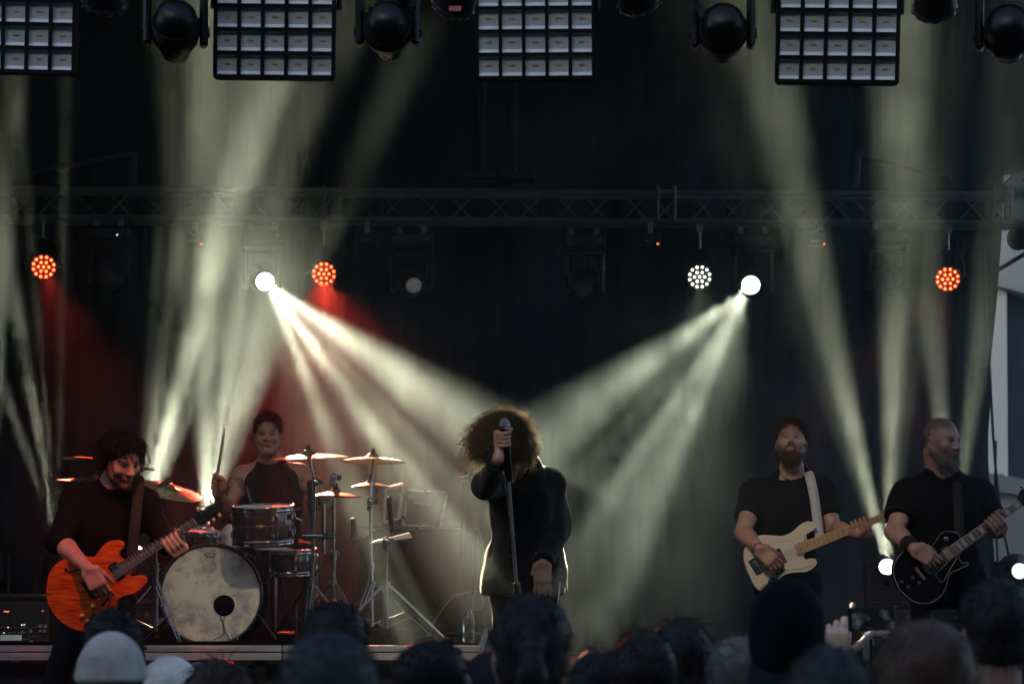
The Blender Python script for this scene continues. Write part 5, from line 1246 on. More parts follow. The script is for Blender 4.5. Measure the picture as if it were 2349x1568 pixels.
# ================================================================ flight case and boxes, lower right
fc = thing('flight_case', 'long black flight case with bright metal edges at the lower right', 'flight case', (W(2230, 0, 10.2).x, 10.2, 0))
f0, f1 = W(1983, 1452, 9.95), W(2420, 1560, 9.95)
zz = f0.z
part('body', MB().box(((f0.x + f1.x) / 2, 10.2, zz / 2), (f1.x - f0.x, .5, zz - .004)), CASEB, fc, world=True)
part('edge_trim', MB().box(((f0.x + f1.x) / 2, 9.944, zz - .012), (f1.x - f0.x + .02, .03, .026)), ALU, fc, world=True)
part('edge_trim', MB().box((f0.x + .006, 9.942, zz / 2 - .014), (.03, .028, zz - .032)), ALU, fc, world=True)
part('corner_ball', MB().ball((f0.x + .01, 9.94, zz - .008), .028, 10, 8), ALU, fc, world=True)
part('latch', MB().box(W(2013, 1470, 9.925), (.05, .012, .05), None, .004), CHROME, fc, world=True)
dx_ = thing('effects_box', 'small dark box with tiny knobs on the flight case at the lower right', 'box', (W(2172, 0, 10.1).x, 10.1, zz))
part('case', MB().box((W(2172, 0, 10.1).x, 10.12, zz + .055), (.14, .12, .105), None, .008), BLK, dx_, world=True)
for i in range(3): part('knob', MB().cyl((W(2160, 0, 10.1).x + .03 * i, 10.058, zz + .03 + .022 * i), (W(2160, 0, 10.1).x + .03 * i, 10.05, zz + .03 + .022 * i), .006, seg=8), CHROME, dx_, world=True)
# ================================================================ the band
BLKT = fabric('black_jersey', (0.0035, 0.0036, 0.004)); BLKT2 = fabric('faded_black_jersey', (0.006, 0.0055, 0.0055)); JEANS = fabric('dark_denim', (0.008, 0.009, 0.013))
JACK = fabric('black_jacket_cotton', (0.010, 0.010, 0.0098), .85, .15); GRYT = fabric('charcoal_trousers', (0.025, 0.024, 0.021)); SHOE = mat('black_leather', (0.014, 0.014, 0.014), .4)
def A3(v): return np.array(v, float)
def feet(S, an, fwd=(0, -1, 0)):
    f = A3(fwd); a = A3(an); S.cone(a + (0, 0, -.03), a + f * .15 + (0, 0, -.05), .042, .032, k=.02)
def person(label, base): return thing('person', label, 'person', base)

# ---------------------------------------------------------------- singer
sg = person('singer with a curly mop of hair bowing over a microphone in a long black jacket', (W(1205, 1500, 10.2).x, 10.2, 0))
H = Head(W(1170, 1026, 9.98), (.22, -.66, -.72), (.05, -.6, .8), .95)
J = dict(pel=W(1203, 1335, 10.28), ch=W(1206, 1172, 10.24), nk=W(1192, 1072, 10.14), l=W(1140, 1108, 10.16), r=W(1262, 1104, 10.26))
elL, wrL = W(1110, 1112, 9.80), W(1143, 1052, 9.60); elR, wrR = W(1282, 1202, 10.30), W(1246, 1288, 10.08)
hipL, hipR = W(1168, 1350, 10.28), W(1240, 1350, 10.28)
knL, knR = (hipL.x - .02, 10.22, .52), (hipR.x + .02, 10.2, .52); anL, anR = (hipL.x - .04, 10.3, .1), (hipR.x + .05, 10.28, .1)
S = SDF(.006); head_sdf(S, H, J['nk']); torso_sdf(S, J['pel'], J['ch'], J['nk'], J['l'], J['r'], .92, .9)
arm_sdf(S, J['l'], elL, wrL, .82); arm_sdf(S, J['r'], elR, wrR, .85); leg_sdf(S, hipL, knL, anL, .84); leg_sdf(S, hipR, knR, anR, .84)
micA = A3(W(1166, 1075, 9.62)); micB = A3(W(1157, 972, 9.58)); micd = micB - micA; micd /= np.linalg.norm(micd)
gc = A3(W(1158, 1006, 9.592))
grip_sdf(S, wrL, gc, micd, (-.45, .88, 0), r=.017, wrap=3.3, sc=1.0)
hand_sdf(S, wrR, (-.03, .04, -1), (.1, 1, 0), (-1, 0, 0), (.22, .16, .18, .26), sc=1.08, thumb=.9, spread=.05)
V, Q = S.build('body'); C = face_paint(V, H, (.56, .33, .23), stubble=.4)
part('body', np_mesh('body', V, Q, SKINM, C), None, sg, world=True)
S = SDF(.008); torso_sdf(S, J['pel'], J['ch'], J['nk'], J['l'], J['r'], 1.0, .95, inf=.02, shr_r=.056)
S.cone(J['pel'] + Vector((-.05, 0, .1)), J['pel'] + Vector((-.06, -.01, -.06)), .15, .16, k=.05); S.cone(J['pel'] + Vector((.05, 0, .1)), J['pel'] + Vector((.06, -.01, -.06)), .15, .165, k=.05)
S.cone(J['l'], elL, .068, .060, k=.04); S.cone(elL, lerp(elL, wrL, .86), .060, .045, k=.03, cut=True)
S.cone(J['r'], elR, .070, .062, k=.04); S.cone(elR, lerp(elR, wrR, 1.0), .062, .05, k=.03, cut=True)
S.half(J['pel'] + Vector((0, 0, -.06)), (0, 0, -1), .01)
S.cone(J['nk'] + Vector((0, .02, .0)), J['nk'] + Vector((-.01, .0, .09)), .075, .07, k=.03)      # collar
S.cone(J['nk'] + Vector((-.01, -.03, -.01)), H.p(0, -.02, -.03), .056, .075, k=.012, op='s')
part('jacket', cloth_mesh('jacket', S, JACK, .014, 30), None, sg, world=True)
S = SDF(.009); leg_sdf(S, hipL, knL, anL, 1.12); leg_sdf(S, hipR, knR, anR, 1.12); S.ell(J['pel'], (.16, .125, .12), k=.03)
part('trousers', cloth_mesh('trousers', S, GRYT, .006), None, sg, world=True)
for an in (anL, anR):
    S = SDF(.009); feet(S, an); part('shoe', cloth_mesh('shoe', S, SHOE, 0), None, sg, world=True)
part('placket', MB().tube([W(1178, 1120, 10.09), W(1172, 1180, 10.075), W(1170, 1250, 10.07), W(1168, 1330, 10.09)], .006, 6), JACK, sg, world=True)
for z in (1190, 1235, 1280):
    part('button', MB().ball(W(1171, z - 6, 10.06), (.008, .005, .008), 8, 5), SHOE, sg, world=True)
HS = curlm('brown_curls', (.07, .055, .038), (.66, .55, .40)); HS0 = hairm('brown_hair_mass', (.018, .012, .008), .5)
S = SDF(.007); H.ell(S, (0, -.02, .05), (.08, .098, .09)); V, Q = S.build('hair'); V = V + normals(V, Q) * (.010 * wob(V, 55))[:, None]
hb = part('hair', np_mesh('hair', V, Q, HS0), None, sg, world=True)
r_ = np.random.default_rng(3)
Rt, Dr = scalp(H, 3400, lambda d: (d[:, 2] > -.45) & ~((d[:, 1] > .45) & (d[:, 2] < .25)), 1.0, r_)
wl_ = np.clip((W(1172, 0, 10).x - Rt[:, 0]) * 6, -.5, 1)
Ln = r_.uniform(.05, .15, len(Rt)) * (1 + .35 * np.clip(wl_, 0, 1))
me = strands('curls', Rt, Dr, Ln, HS, curl=.017, turns=2.6, r=.0040, seg=18, droop=.42, grav=(-.1, -.25, -1), flow=(-.30, -.05, .0), jit=.55, rng=r_)
o = part('curls', me, None, hb)
Rt, Dr = scalp(H, 1500, lambda d: (d[:, 2] > -.5) & ~((d[:, 1] > .45) & (d[:, 2] < .3)), 1.1, r_)
o = part('frizz', strands('frizz', Rt, Dr, r_.uniform(.08, .16, len(Rt)), HS, curl=.014, turns=3.4, r=.0016, seg=18, droop=.3, grav=(-.1, -.2, -1), flow=(-.25, -.05, .05), jit=.7, rng=r_), None, hb)
# a few loose tufts blown to the left
Rt, Dr = scalp(H, 500, lambda d: d[:, 2] > .0, 1.1, r_); left = A3((-1, -.1, -.05)); k = (Dr[:, 0] < -.1); Rt = Rt[k]; Dr = Dr[k] * .4 + left * .8
o = part('loose_curls', strands('loose_curls', Rt, Dr, r_.uniform(.08, .17, len(Rt)), HS, curl=.013, turns=3, r=.003, seg=16, droop=.25, jit=.25, rng=r_), None, hb)

# ---------------------------------------------------------------- left guitarist
g1 = person('guitarist with shaggy dark hair and beard in a black long-sleeved top playing a red-orange guitar', (W(235, 1600, 10).x, 10.0, 0))
H = Head(W(279, 1056, 9.87), (.60, -.66, -.40), (.12, -.28, .95), .97)
J = dict(pel=W(228, 1385, 10.08), ch=W(244, 1212, 10.03), nk=W(262, 1112, 9.97), l=W(176, 1154, 10.0), r=W(333, 1152, 10.06))
elL, wrL = W(135, 1238, 9.83), W(202, 1303, 9.60); elR, wrR = W(376, 1240, 10.08), W(412, 1262, 9.80)
hipL, hipR = W(188, 1400, 10.08), W(268, 1400, 10.08); knL, knR = W(140, 1520, 10.0), W(310, 1530, 10.02); anL, anR = (W(105, 0, 10).x, 10.05, .1), (W(365, 0, 10).x, 10.08, .1)
S = SDF(.006); head_sdf(S, H, J['nk']); torso_sdf(S, J['pel'], J['ch'], J['nk'], J['l'], J['r'], .95, .9)
arm_sdf(S, J['l'], elL, wrL); arm_sdf(S, J['r'], elR, wrR, .95); leg_sdf(S, hipL, knL, anL, .84); leg_sdf(S, hipR, knR, anR, .84)
hand_sdf(S, wrL, (.42, -.02, -.72), (-.1, 1, .15), (.8, 0, .6), (.42, .6, .7, .8), sc=1.08, thumb=1.0, spread=.03)
NECK1 = A3(W(400, 1243, 9.70))
grip_sdf(S, wrR, NECK1, (.84, 0, .54), (.25, .30, -.9), r=.026, wrap=2.7, order=-1, pitch=.022, sc=1.05)
V, Q = S.build('body'); C = face_paint(V, H, (.52, .31, .22), beard=((.10, .05, .035), -.135, .6))
V0, N0 = V, normals(V, Q)
part('body', np_mesh('body', V, Q, SKINM, C), None, g1, world=True)
S = SDF(.008); torso_sdf(S, J['pel'], J['ch'], J['nk'], J['l'], J['r'], .97, .92, inf=.012, shr_r=.062)
S.cone(J['l'], elL, .07, .058, k=.04); S.cone(elL, lerp(elL, wrL, .25), .058, .056, k=.03, cut=True)
S.cone(J['r'], elR, .068, .057, k=.04); S.cone(elR, lerp(elR, wrR, .72), .056, .044, k=.03, cut=True)
S.half(J['pel'] + Vector((0, 0, -.03)), (0, 0, -1), .01)
S.cone(J['nk'] + Vector((0, -.03, .03)), H.p(0, -.02, -.02), .062, .075, k=.01, op='s')
part('shirt', cloth_mesh('shirt', S, BLKT, .010, 26), None, g1, world=True)
S = SDF(.009); leg_sdf(S, hipL, knL, anL, 1.02); leg_sdf(S, hipR, knR, anR, 1.02); S.ell(J['pel'], (.165, .12, .12), k=.03)
part('trousers', cloth_mesh('trousers', S, JEANS, .006), None, g1, world=True)
for an in (anL, anR):
    S = SDF(.009); feet(S, an); part('shoe', cloth_mesh('shoe', S, SHOE, 0), None, g1, world=True)
HB = hairm('black_hair', (.003, .0028, .0026), .5)
S = SDF(.006); H.ell(S, (0, -.025, .055), (.09, .102, .095)); H.ell(S, (0, -.07, -.02), (.072, .045, .07), k=.03); H.ell(S, (0, .1, -.035), (.062, .075, .078), k=.02, op='s')
V, Q = S.build('hair'); V = V + normals(V, Q) * (.008 * wob(V, 60))[:, None]
hb = part('hair', np_mesh('hair', V, Q, HB), None, g1, world=True)
Rt, Dr = scalp(H, 2600, lambda d: (d[:, 2] > -.55) & ~((d[:, 1] > .15) & (d[:, 2] < .42)), 1.06, r_)
Dr2 = Dr
part('locks', strands('locks', Rt, Dr2, r_.uniform(.035, .085, len(Rt)), HB, curl=.010, turns=1.5, r=.0032, seg=10, droop=.55, jit=.6, rng=r_), None, hb)
r2_ = np.random.default_rng(12); Lb = H.loc(V0); sel = np.nonzero((Lb[:, 2] < -.05) & (Lb[:, 2] > -.125) & (Lb[:, 1] > .01) & (np.abs(Lb[:, 0]) < .06) & ~((np.abs(Lb[:, 0]) < .022) & (Lb[:, 2] > -.082) & (Lb[:, 2] < -.055)))[0]
ib = r2_.choice(sel, 700); part('beard', strands('beard', V0[ib], N0[ib] + A3((0, -.1, -.5)), r2_.uniform(.006, .014, 700), hairm('dark_beard', (.02, .013, .010)), r=.0014, seg=4, droop=.2, jit=.3, rng=r2_), None, g1, world=True)

# ---------------------------------------------------------------- drummer
dr = person('drummer in a sleeveless black shirt raising a stick behind the drum kit', (W(625, 1300, 11.95).x, 11.95, .43))
H = Head(W(614, 1000, 11.85), (.06, -1, .02), (.02, 0, 1), .92)
J = dict(pel=W(628, 1268, 12.05), ch=W(626, 1140, 12.0), nk=W(620, 1062, 11.95), l=W(556, 1092, 11.95), r=W(688, 1088, 12.0))
elL, wrL = W(520, 1170, 11.85), W(499, 1128, 11.60); elR, wrR = W(745, 1150, 11.85), W(735, 1162, 11.62)
hipL, hipR = W(600, 1262, 12.02), W(656, 1262, 12.02); knL, knR = W(545, 1270, 11.62), W(700, 1268, 11.62); anL, anR = (knL.x - .02, 11.7, .53), (knR.x + .05, 11.7, .53)
S = SDF(.006); head_sdf(S, H, J['nk'], mouth_open=1.0); torso_sdf(S, J['pel'], J['ch'], J['nk'], J['l'], J['r'], .92, .9)
arm_sdf(S, J['l'], elL, wrL, 1.02); arm_sdf(S, J['r'], elR, wrR, 1.02); leg_sdf(S, hipL, knL, anL, .84); leg_sdf(S, hipR, knR, anR, .84)
STK = A3(W(496, 1108, 11.55)); std = A3((.17, -.15, .97)); std /= np.linalg.norm(std)
grip_sdf(S, wrL, STK, std, (.75, .6, -.1), r=.010, wrap=3.6, sc=1.02)
STK2 = A3(W(722, 1158, 11.58)); std2 = A3((-.9, -.3, -.22)); std2 /= np.linalg.norm(std2)
grip_sdf(S, wrR, STK2, std2, (.1, .2, 1), r=.010, wrap=3.6, sc=1.0)
V, Q = S.build('body'); C = face_paint(V, H, (.36, .205, .15), stubble=.25)
tl = A3(J['l']); te = A3(elL); tt = ((V - tl) @ (te - tl)) / ((te - tl) @ (te - tl)); nearA = np.linalg.norm(V - (tl + tt[:, None] * (te - tl)), axis=1) < .08
tat = nearA & (tt > .15) & (tt < .95) & (wob(V, 75) > .25); C[tat] = C[tat] * .35      # tattoos on the upper arm
part('body', np_mesh('body', V, Q, SKINM, C), None, dr, world=True)
S = SDF(.008); torso_sdf(S, J['pel'], J['ch'], J['nk'], lerp(J['l'], J['ch'], .30), lerp(J['r'], J['ch'], .30), 1.0, .95, inf=.012, shr_r=.075)
S.cone(J['nk'] + Vector((0, -.03, .035)), H.p(0, -.02, -.02), .062, .085, k=.01, op='s')
part('shirt', cloth_mesh('shirt', S, BLKT2, .005, 26), None, dr, world=True)
S = SDF(.009); leg_sdf(S, hipL, knL, lerp(knL, anL, .3), 1.05); leg_sdf(S, hipR, knR, lerp(knR, anR, .3), 1.05); S.ell(J['pel'] + Vector((0, 0, -.03)), (.165, .14, .11), k=.03)
part('shorts', cloth_mesh('shorts', S, JEANS, .006), None, dr, world=True)
for an in (anL, anR):
    S = SDF(.009); feet(S, an); part('shoe', cloth_mesh('shoe', S, SHOE, 0), None, dr, world=True)
HD = hairm('dark_brown_hair', (.020, .013, .009), .4)
def short_hair(H, who, m, grow=.004, n=4200, ln=(.012, .03), seed=5, top=1.0):
    S = SDF(.005); H.ell(S, (0, -.018, .046), (.076 + grow, .095 + grow, .086 + grow)); H.ell(S, (0, -.05, -.02), (.07, .052, .07), k=.02)
    H.ell(S, (0, .098, -.008), (.07, .078, .098), k=.008, op='s'); H.ell(S, (0, -.02, -.105), (.12, .12, .06), k=.01, op='s')
    for x in (-1, 1): H.ell(S, (x * .088, .02, -.035), (.03, .055, .05), k=.01, op='s')
    V, Q = S.build('hair'); N = normals(V, Q); hb = part('hair', np_mesh('hair', V + N * (.002 * wob(V, 120))[:, None], Q, m), None, who, world=True)
    r = np.random.default_rng(seed); i = r.integers(0, len(V), n); L = H.loc(V[i])
    lens = r.uniform(*ln, n) * np.clip(.45 + (L[:, 2] - .02) * 11 * top, .35, 2.0)
    part('strands', strands('strands', V[i], N[i] + A3(H.M[:, 1]) * .35 + A3(H.M[:, 2]) * .2, lens, m, r=.0021, seg=5, droop=.15, jit=.35, curl=.002, turns=.8, rng=r), None, hb)
    return hb
short_hair(H, dr, HD)
for x in (-1, 1): part('earring', MB().ball(H.p(x * .08, -.004, -.043), .005, 8, 5), CHROME, dr, world=True)
for px, py, D in ((501, 1118, 11.56),):
    part('wristband', MB().lathe([(.031, -.008), (.034, 0), (.031, .008)], lerp(wrL, elL, .06), A3(wrL) - A3(elL), 14), RUB, dr, world=True)
WOOD = mat('stick_wood', (.18, .12, .07), .6, var=.2)
for c, d, lb in ((STK, std, 'raised drum stick in the drummer\'s right hand'), (STK2, std2, 'drum stick held low over the drums in the drummer\'s left hand')):
    a, b = c - d * .07, c + d * .335
    t = thing('drum_stick', lb, 'drum stick', a); m = MB().tube([a, lerp(a, b, .7), lerp(a, b, .93), lerp(a, b, .955)], [.008, .008, .0045, .004], 8)
    part('shaft', m, WOOD, t, world=True); part('tip', MB().ball(b, (.0055, .0055, .009), 8, 6), WOOD, t, world=True)

# ---------------------------------------------------------------- bass player
bp = person('bearded bass player in a black T-shirt with his head tilted back playing a cream bass', (W(1805, 1600, 11.3).x, 11.3, 0))
H = Head(W(1815, 1017, 11.26), (-.14, -.94, .32), (.06, .3, .94), .95)
J = dict(pel=W(1808, 1340, 11.38), ch=W(1804, 1185, 11.32), nk=W(1817, 1090, 11.31), l=W(1734, 1134, 11.3), r=W(1884, 1130, 11.32))
elL, wrL = W(1704, 1222, 11.16), W(1742, 1258, 10.98); elR, wrR = W(1912, 1215, 11.24), W(1966, 1222, 11.02)
hipL, hipR = W(1772, 1360, 11.38), W(1845, 1360, 11.38); knL, knR = (hipL.x - .02, 11.35, .5), (hipR.x + .04, 11.33, .5); anL, anR = (hipL.x - .06, 11.4, .1), (hipR.x + .08, 11.38, .1)
S = SDF(.006); head_sdf(S, H, J['nk'], 1.05, 1.08, neck_r=.064); torso_sdf(S, J['pel'], J['ch'], J['nk'], J['l'], J['r'], 1.0, 1.0)
arm_sdf(S, J['l'], elL, wrL, 1.1); arm_sdf(S, J['r'], elR, wrR, 1.1); leg_sdf(S, hipL, knL, anL, .88); leg_sdf(S, hipR, knR, anR, .88)
hand_sdf(S, wrL, (.62, -.1, -.62), (-.1, 1, -.05), (.7, 0, .7), (.45, .6, .65, .6), sc=1.05, thumb=.9, spread=.05)
NECK2 = A3(W(1973, 1207, 11.04))
grip_sdf(S, wrR, NECK2, (.95, 0, .31), (.12, .35, -.9), r=.028, wrap=2.7, order=-1, pitch=.023, sc=1.05)
V, Q = S.build('body'); C = face_paint(V, H, (.40, .235, .175), beard=((.045, .026, .017), -.15, .95))
part('body', np_mesh('body', V, Q, SKINM, C), None, bp, world=True)
def tee(J, elL, elR, who, m, wd, dp, belly, sl=.62, rr=.078, H=None, inf=.015):
    S = SDF(.008); torso_sdf(S, J['pel'], J['ch'], J['nk'], J['l'], J['r'], wd, dp, inf=inf, belly=belly, shr_r=.068)
    S.cone(J['l'], lerp(J['l'], elL, sl), rr, rr * .98, k=.04, cut=True); S.cone(J['r'], lerp(J['r'], elR, sl), rr, rr * .98, k=.04, cut=True)
    S.half(J['pel'] + Vector((0, 0, -.08)), (0, 0, -1), .01)
    S.cone(J['nk'] + Vector((0, -.035, .02)), H.p(0, -.02, -.02), .06, .08, k=.01, op='s')
    return part('shirt', cloth_mesh('shirt', S, m, .011, 24), None, who, world=True)
tee(J, elL, elR, bp, BLKT, 1.14, 1.15, .035, H=H)
S = SDF(.009); leg_sdf(S, hipL, knL, anL, 1.1); leg_sdf(S, hipR, knR, anR, 1.1); S.ell(J['pel'], (.18, .14, .12), k=.03)
part('trousers', cloth_mesh('trousers', S, JEANS, .006), None, bp, world=True)
for an in (anL, anR):
    S = SDF(.009); feet(S, an); part('shoe', cloth_mesh('shoe', S, SHOE, 0), None, bp, world=True)
HR = hairm('auburn_hair', (.045, .022, .012), .45)
short_hair(H, bp, HR, seed=6, top=1.3)
def beard(H, who, m, ext=.03, seed=8, n=900, ln=(.012, .03), col2=None):
    S = SDF(.005); H.ell(S, (0, .05, -.10), (.052, .046, .03 + ext * .5), k=.02); H.ell(S, (0, .065, -.115), (.034, .03, ext), k=.02)
    for x in (-1, 1): H.cone(S, (x * .064, .0, -.03), (x * .045, .045, -.09), .012, .018, k=.015)
    H.cone(S, (-.027, .093, -.052), (.027, .093, -.052), .006, .006, k=.005)
    H.ell(S, (0, .1, -.068), (.02, .02, .009), k=.006, op='s')
    V, Q = S.build('beard'); V = V + normals(V, Q) * (.003 * wob(V, 150))[:, None]
    b = part('beard', np_mesh('beard', V, Q, m), None, who, world=True)
    r = np.random.default_rng(seed); N = normals(V, Q); i = r.integers(0, len(V), n)
    part('whiskers', strands('whiskers', V[i], N[i] + A3((0, -.1, -.4)), r.uniform(*ln, n), m, r=.0014, seg=4, droop=.3, jit=.3, rng=r), None, b)
beard(H, bp, HR, .036)
part('wristband', MB().lathe([(.03, -.006), (.034, 0), (.03, .006)], lerp(wrL, elL, .05), A3(wrL) - A3(elL), 14), RUB, bp, world=True)
part('earpiece', MB().ball(H.p(-.088, -.004, -.008), .009, 8, 6), BLKP, bp, world=True)

# ---------------------------------------------------------------- right guitarist
g2 = person('shaven-headed guitarist with a greying beard in a black T-shirt playing a black guitar', (W(2160, 1600, 10.8).x, 10.8, 0))
H = Head(W(2160, 1014, 10.72), (.62, -.78, -.06), (.02, 0, 1), .99)
J = dict(pel=W(2168, 1345, 10.88), ch=W(2164, 1185, 10.84), nk=W(2158, 1086, 10.79), l=W(2086, 1138, 10.8), r=W(2240, 1134, 10.86))
elL, wrL = W(2050, 1218, 10.68), W(2098, 1258, 10.46); elR, wrR = W(2284, 1212, 10.84), W(2296, 1214, 10.56)
hipL, hipR = W(2130, 1365, 10.9), W(2212, 1365, 10.9); knL, knR = (hipL.x - .03, 10.85, .5), (hipR.x + .05, 10.83, .5); anL, anR = (hipL.x - .08, 10.9, .1), (hipR.x + .1, 10.9, .1)
S = SDF(.006); head_sdf(S, H, J['nk'], 1.06, 1.1, neck_r=.068); torso_sdf(S, J['pel'], J['ch'], J['nk'], J['l'], J['r'], 1.0, 1.0)
arm_sdf(S, J['l'], elL, wrL, 1.12); arm_sdf(S, J['r'], elR, wrR, 1.1); leg_sdf(S, hipL, knL, anL, .84); leg_sdf(S, hipR, knR, anR, .84)
hand_sdf(S, wrL, (.80, -.02, -.50), (-.1, 1, -.05), (.5, 0, .8), (.42, .55, .7, .8), sc=1.06, thumb=1.0, spread=.03)
NECK3 = A3(W(2282, 1196, 10.50))
grip_sdf(S, wrR, NECK3, (.81, 0, .585), (.25, .35, -.9), r=.026, wrap=2.7, order=-1, pitch=.022, sc=1.05)
V, Q = S.build('body'); C = face_paint(V, H, (.40, .25, .20), beard=((.07, .062, .055), -.15, .8))
L = H.loc(V); e_ = np.where(L[:, 1] > -.01, L[:, 2] - .062 - .30 * np.maximum(L[:, 1] - .02, 0), np.maximum(L[:, 2] + .035 - .9 * np.maximum(L[:, 1] + .04, 0), L[:, 2] - .062))
bz = np.clip(e_ / .022 + .5, 0, 1) * (np.linalg.norm(L, axis=1) < .17); C = C * (1 - .55 * bz)[:, None]
part('body', np_mesh('body', V, Q, SKINM, C), None, g2, world=True)
tee(J, elL, elR, g2, BLKT, 1.2, 1.2, .055, sl=.66, rr=.088, H=H, inf=.02)
S = SDF(.009); leg_sdf(S, hipL, knL, anL, 1.12); leg_sdf(S, hipR, knR, anR, 1.12); S.ell(J['pel'], (.19, .15, .12), k=.03)
part('trousers', cloth_mesh('trousers', S, JEANS, .006), None, g2, world=True)
for an in (anL, anR):
    S = SDF(.009); feet(S, an); part('shoe', cloth_mesh('shoe', S, SHOE, 0), None, g2, world=True)
HG = mat('grey_beard', (.16, .15, .14), .6, col2=(.035, .03, .027), vscale=26, bump=.3, bscale=140)
beard(H, g2, HG, .034, seed=9)
part('wristband', MB().lathe([(.036, -.045), (.042, -.03), (.043, .03), (.037, .045)], lerp(wrL, elL, .22), A3(wrL) - A3(elL), 18), fabric('wristband_cotton', (.013, .013, .013)), g2, world=True)
# ================================================================ the crowd, seen from behind
GZ = -0.9
def knit(name, c, c2=None): return mat(name, c, .95, var=.3, vscale=10, bump=.5, bscale=120, sheen=.3, **({'col2': c2} if c2 else {}))
def crowd(label, px, top, D, style, hair, cloth, yaw=0.0, sc=.95, tilt=0.0, skin=(.45, .27, .2), width=1.0, seed=1, arms=True, hair_len=.28, brim=None, ears=True):
    r = np.random.default_rng(seed); ztop = W(px, top, D).z; x = W(px, top, D).x
    hc = Vector((x, D, ztop - (.150 if style in ('long', 'beanie', 'hood', 'cap') else .142) * sc))
    t = thing('person', label, 'person', (x, D, GZ), group='people in the crowd')
    H = Head(hc, (math.sin(yaw), math.cos(yaw), -tilt), (0, tilt * .5, 1), sc)
    hgt = ztop - GZ; nk = Vector((x, D - .0, hc.z - .185)); k = hgt / 1.75
    sl, sr = Vector((x - .17 * k * width, D, hc.z - .262)), Vector((x + .17 * k * width, D, hc.z - .262)); ch = Vector((x, D, hc.z - .40)); pel = Vector((x, D, GZ + .93 * k))
    S = SDF(.009); head_sdf(S, H, nk)
    torso_sdf(S, pel, ch, nk, sl, sr, .9 * width, .85)
    eL, eR = sl + Vector((-.07, .02, -.29)), sr + Vector((.07, .02, -.29)); wL, wR = eL + Vector((.03, .16, -.2)), eR + Vector((-.03, .16, -.2))
    for a, b, c_ in ((sl, eL, wL), (sr, eR, wR)):
        arm_sdf(S, a, b, c_, .95); S.cone(c_, c_ + Vector((0, .05, -.07)), .03, .025, k=.02)
    hp = [Vector((x + s_ * .09, D, pel.z - .05)) for s_ in (-1, 1)]
    for q in hp: leg_sdf(S, q, (q.x, D - .01, GZ + .5 * k), (q.x, D, GZ + .1), .85)
    V, Q = S.build('body'); part('body', np_mesh('body', V, Q, SKINM, face_paint(V, H, skin)), None, t, world=True)
    S = SDF(.012); torso_sdf(S, pel, ch, nk, sl, sr, .95 * width, .95, inf=.022, shr_r=.066)
    for a, b, c_ in ((sl, eL, wL), (sr, eR, wR)): S.cone(a, b, .075, .062, k=.04); S.cone(b, lerp(b, c_, .9), .062, .045, k=.03, cut=True)
    S.cone(nk + Vector((0, 0, .05)), H.p(0, 0, .1), .062, .09, k=.012, op='s')
    if style == 'hood': S.cone(nk + Vector((0, -.02, .02)), nk + Vector((0, -.02, .08)), .10, .10, k=.04)
    part('top', cloth_mesh('top', S, cloth, .008, 20), None, t, world=True)
    S = SDF(.014)
    for q in hp: leg_sdf(S, q, (q.x, D - .01, GZ + .5 * k), (q.x, D, GZ + .08), 1.08)
    S.ell(pel, (.17, .13, .13), k=.03); part('trousers', cloth_mesh('trousers', S, JEANS, .008), None, t, world=True)
    for q in hp:
        S = SDF(.014); feet(S, (q.x, D, GZ + .09), (0, 1, 0)); part('shoe', cloth_mesh('shoe', S, SHOE, 0), None, t, world=True)
    if style in ('beanie', 'cap'):
        S = SDF(.008); H.ell(S, (0, -.016, .04), (.085, .105, .085)); H.ell(S, (0, -.05, -.028), (.072, .056, .066), k=.02); H.ell(S, (0, .105, -.02), (.064, .075, .09), k=.012, op='s'); H.ell(S, (0, -.02, -.125), (.12, .12, .06), k=.012, op='s')
        V, Q = S.build('hair', 2); V = V + normals(V, Q) * (.004 * wob(V, 70))[:, None]; part('hair', np_mesh('hair', V, Q, HK), None, t, world=True)
    nm = {'beanie': 'knitted_hat', 'cap': 'cap', 'hood': 'hood'}.get(style, 'hair')
    S = SDF(.008); g_ = {'short': .012, 'long': .018, 'ponytail': .011, 'beanie': .016, 'cap': .013, 'hood': .026}[style]
    if style in ('beanie', 'cap'):
        H.ell(S, (0, -.012, .05), (.076 + g_, .097 + g_, .094 + g_)); S.half(H.p(0, 0, .03), -H.M[:, 2], .01)
        if style == 'beanie': H.cone(S, (0, -.012, .012), (0, -.012, .022), .098, .098, k=.01) if False else H.ell(S, (0, -.014, .038), (.096, .115, .022), k=.012)
        if style == 'cap': H.ell(S, (0, .13 if brim is None else brim, .028), (.075, .085, .009), k=.01)
    elif style == 'hood':
        H.ell(S, (0, -.02, .035), (.078 + g_, .105 + g_, .11 + g_)); H.ell(S, (0, -.04, -.08), (.088, .09, .11), k=.05); H.ell(S, (0, .13, -.01), (.062, .11, .10), k=.02, op='s')
    else:
        H.ell(S, (0, -.016, .047), (.076 + g_, .096 + g_, .088 + g_)); H.ell(S, (0, -.05, -.028), (.072, .056, .066), k=.02)
        H.ell(S, (0, .105, -.02), (.064, .075, .09), k=.012, op='s')
        if style in ('short', 'ponytail'):
            H.ell(S, (0, -.02, -.125), (.12, .12, .06), k=.012, op='s')
            if ears:
                for x_ in (-1, 1): H.ell(S, (x_ * .09, .012, -.03), (.026, .045, .05), k=.01, op='s')
        if style == 'ponytail':
            H.ell(S, (0, -.118, .035), (.026, .024, .026), k=.012); S.chain([H.p(0, -.125, .03), H.p(0, -.155, -.03), H.p(0, -.145, -.14), H.p(.01, -.13, -.27)], [.022 * sc, .032 * sc, .030 * sc, .012], k=.02)
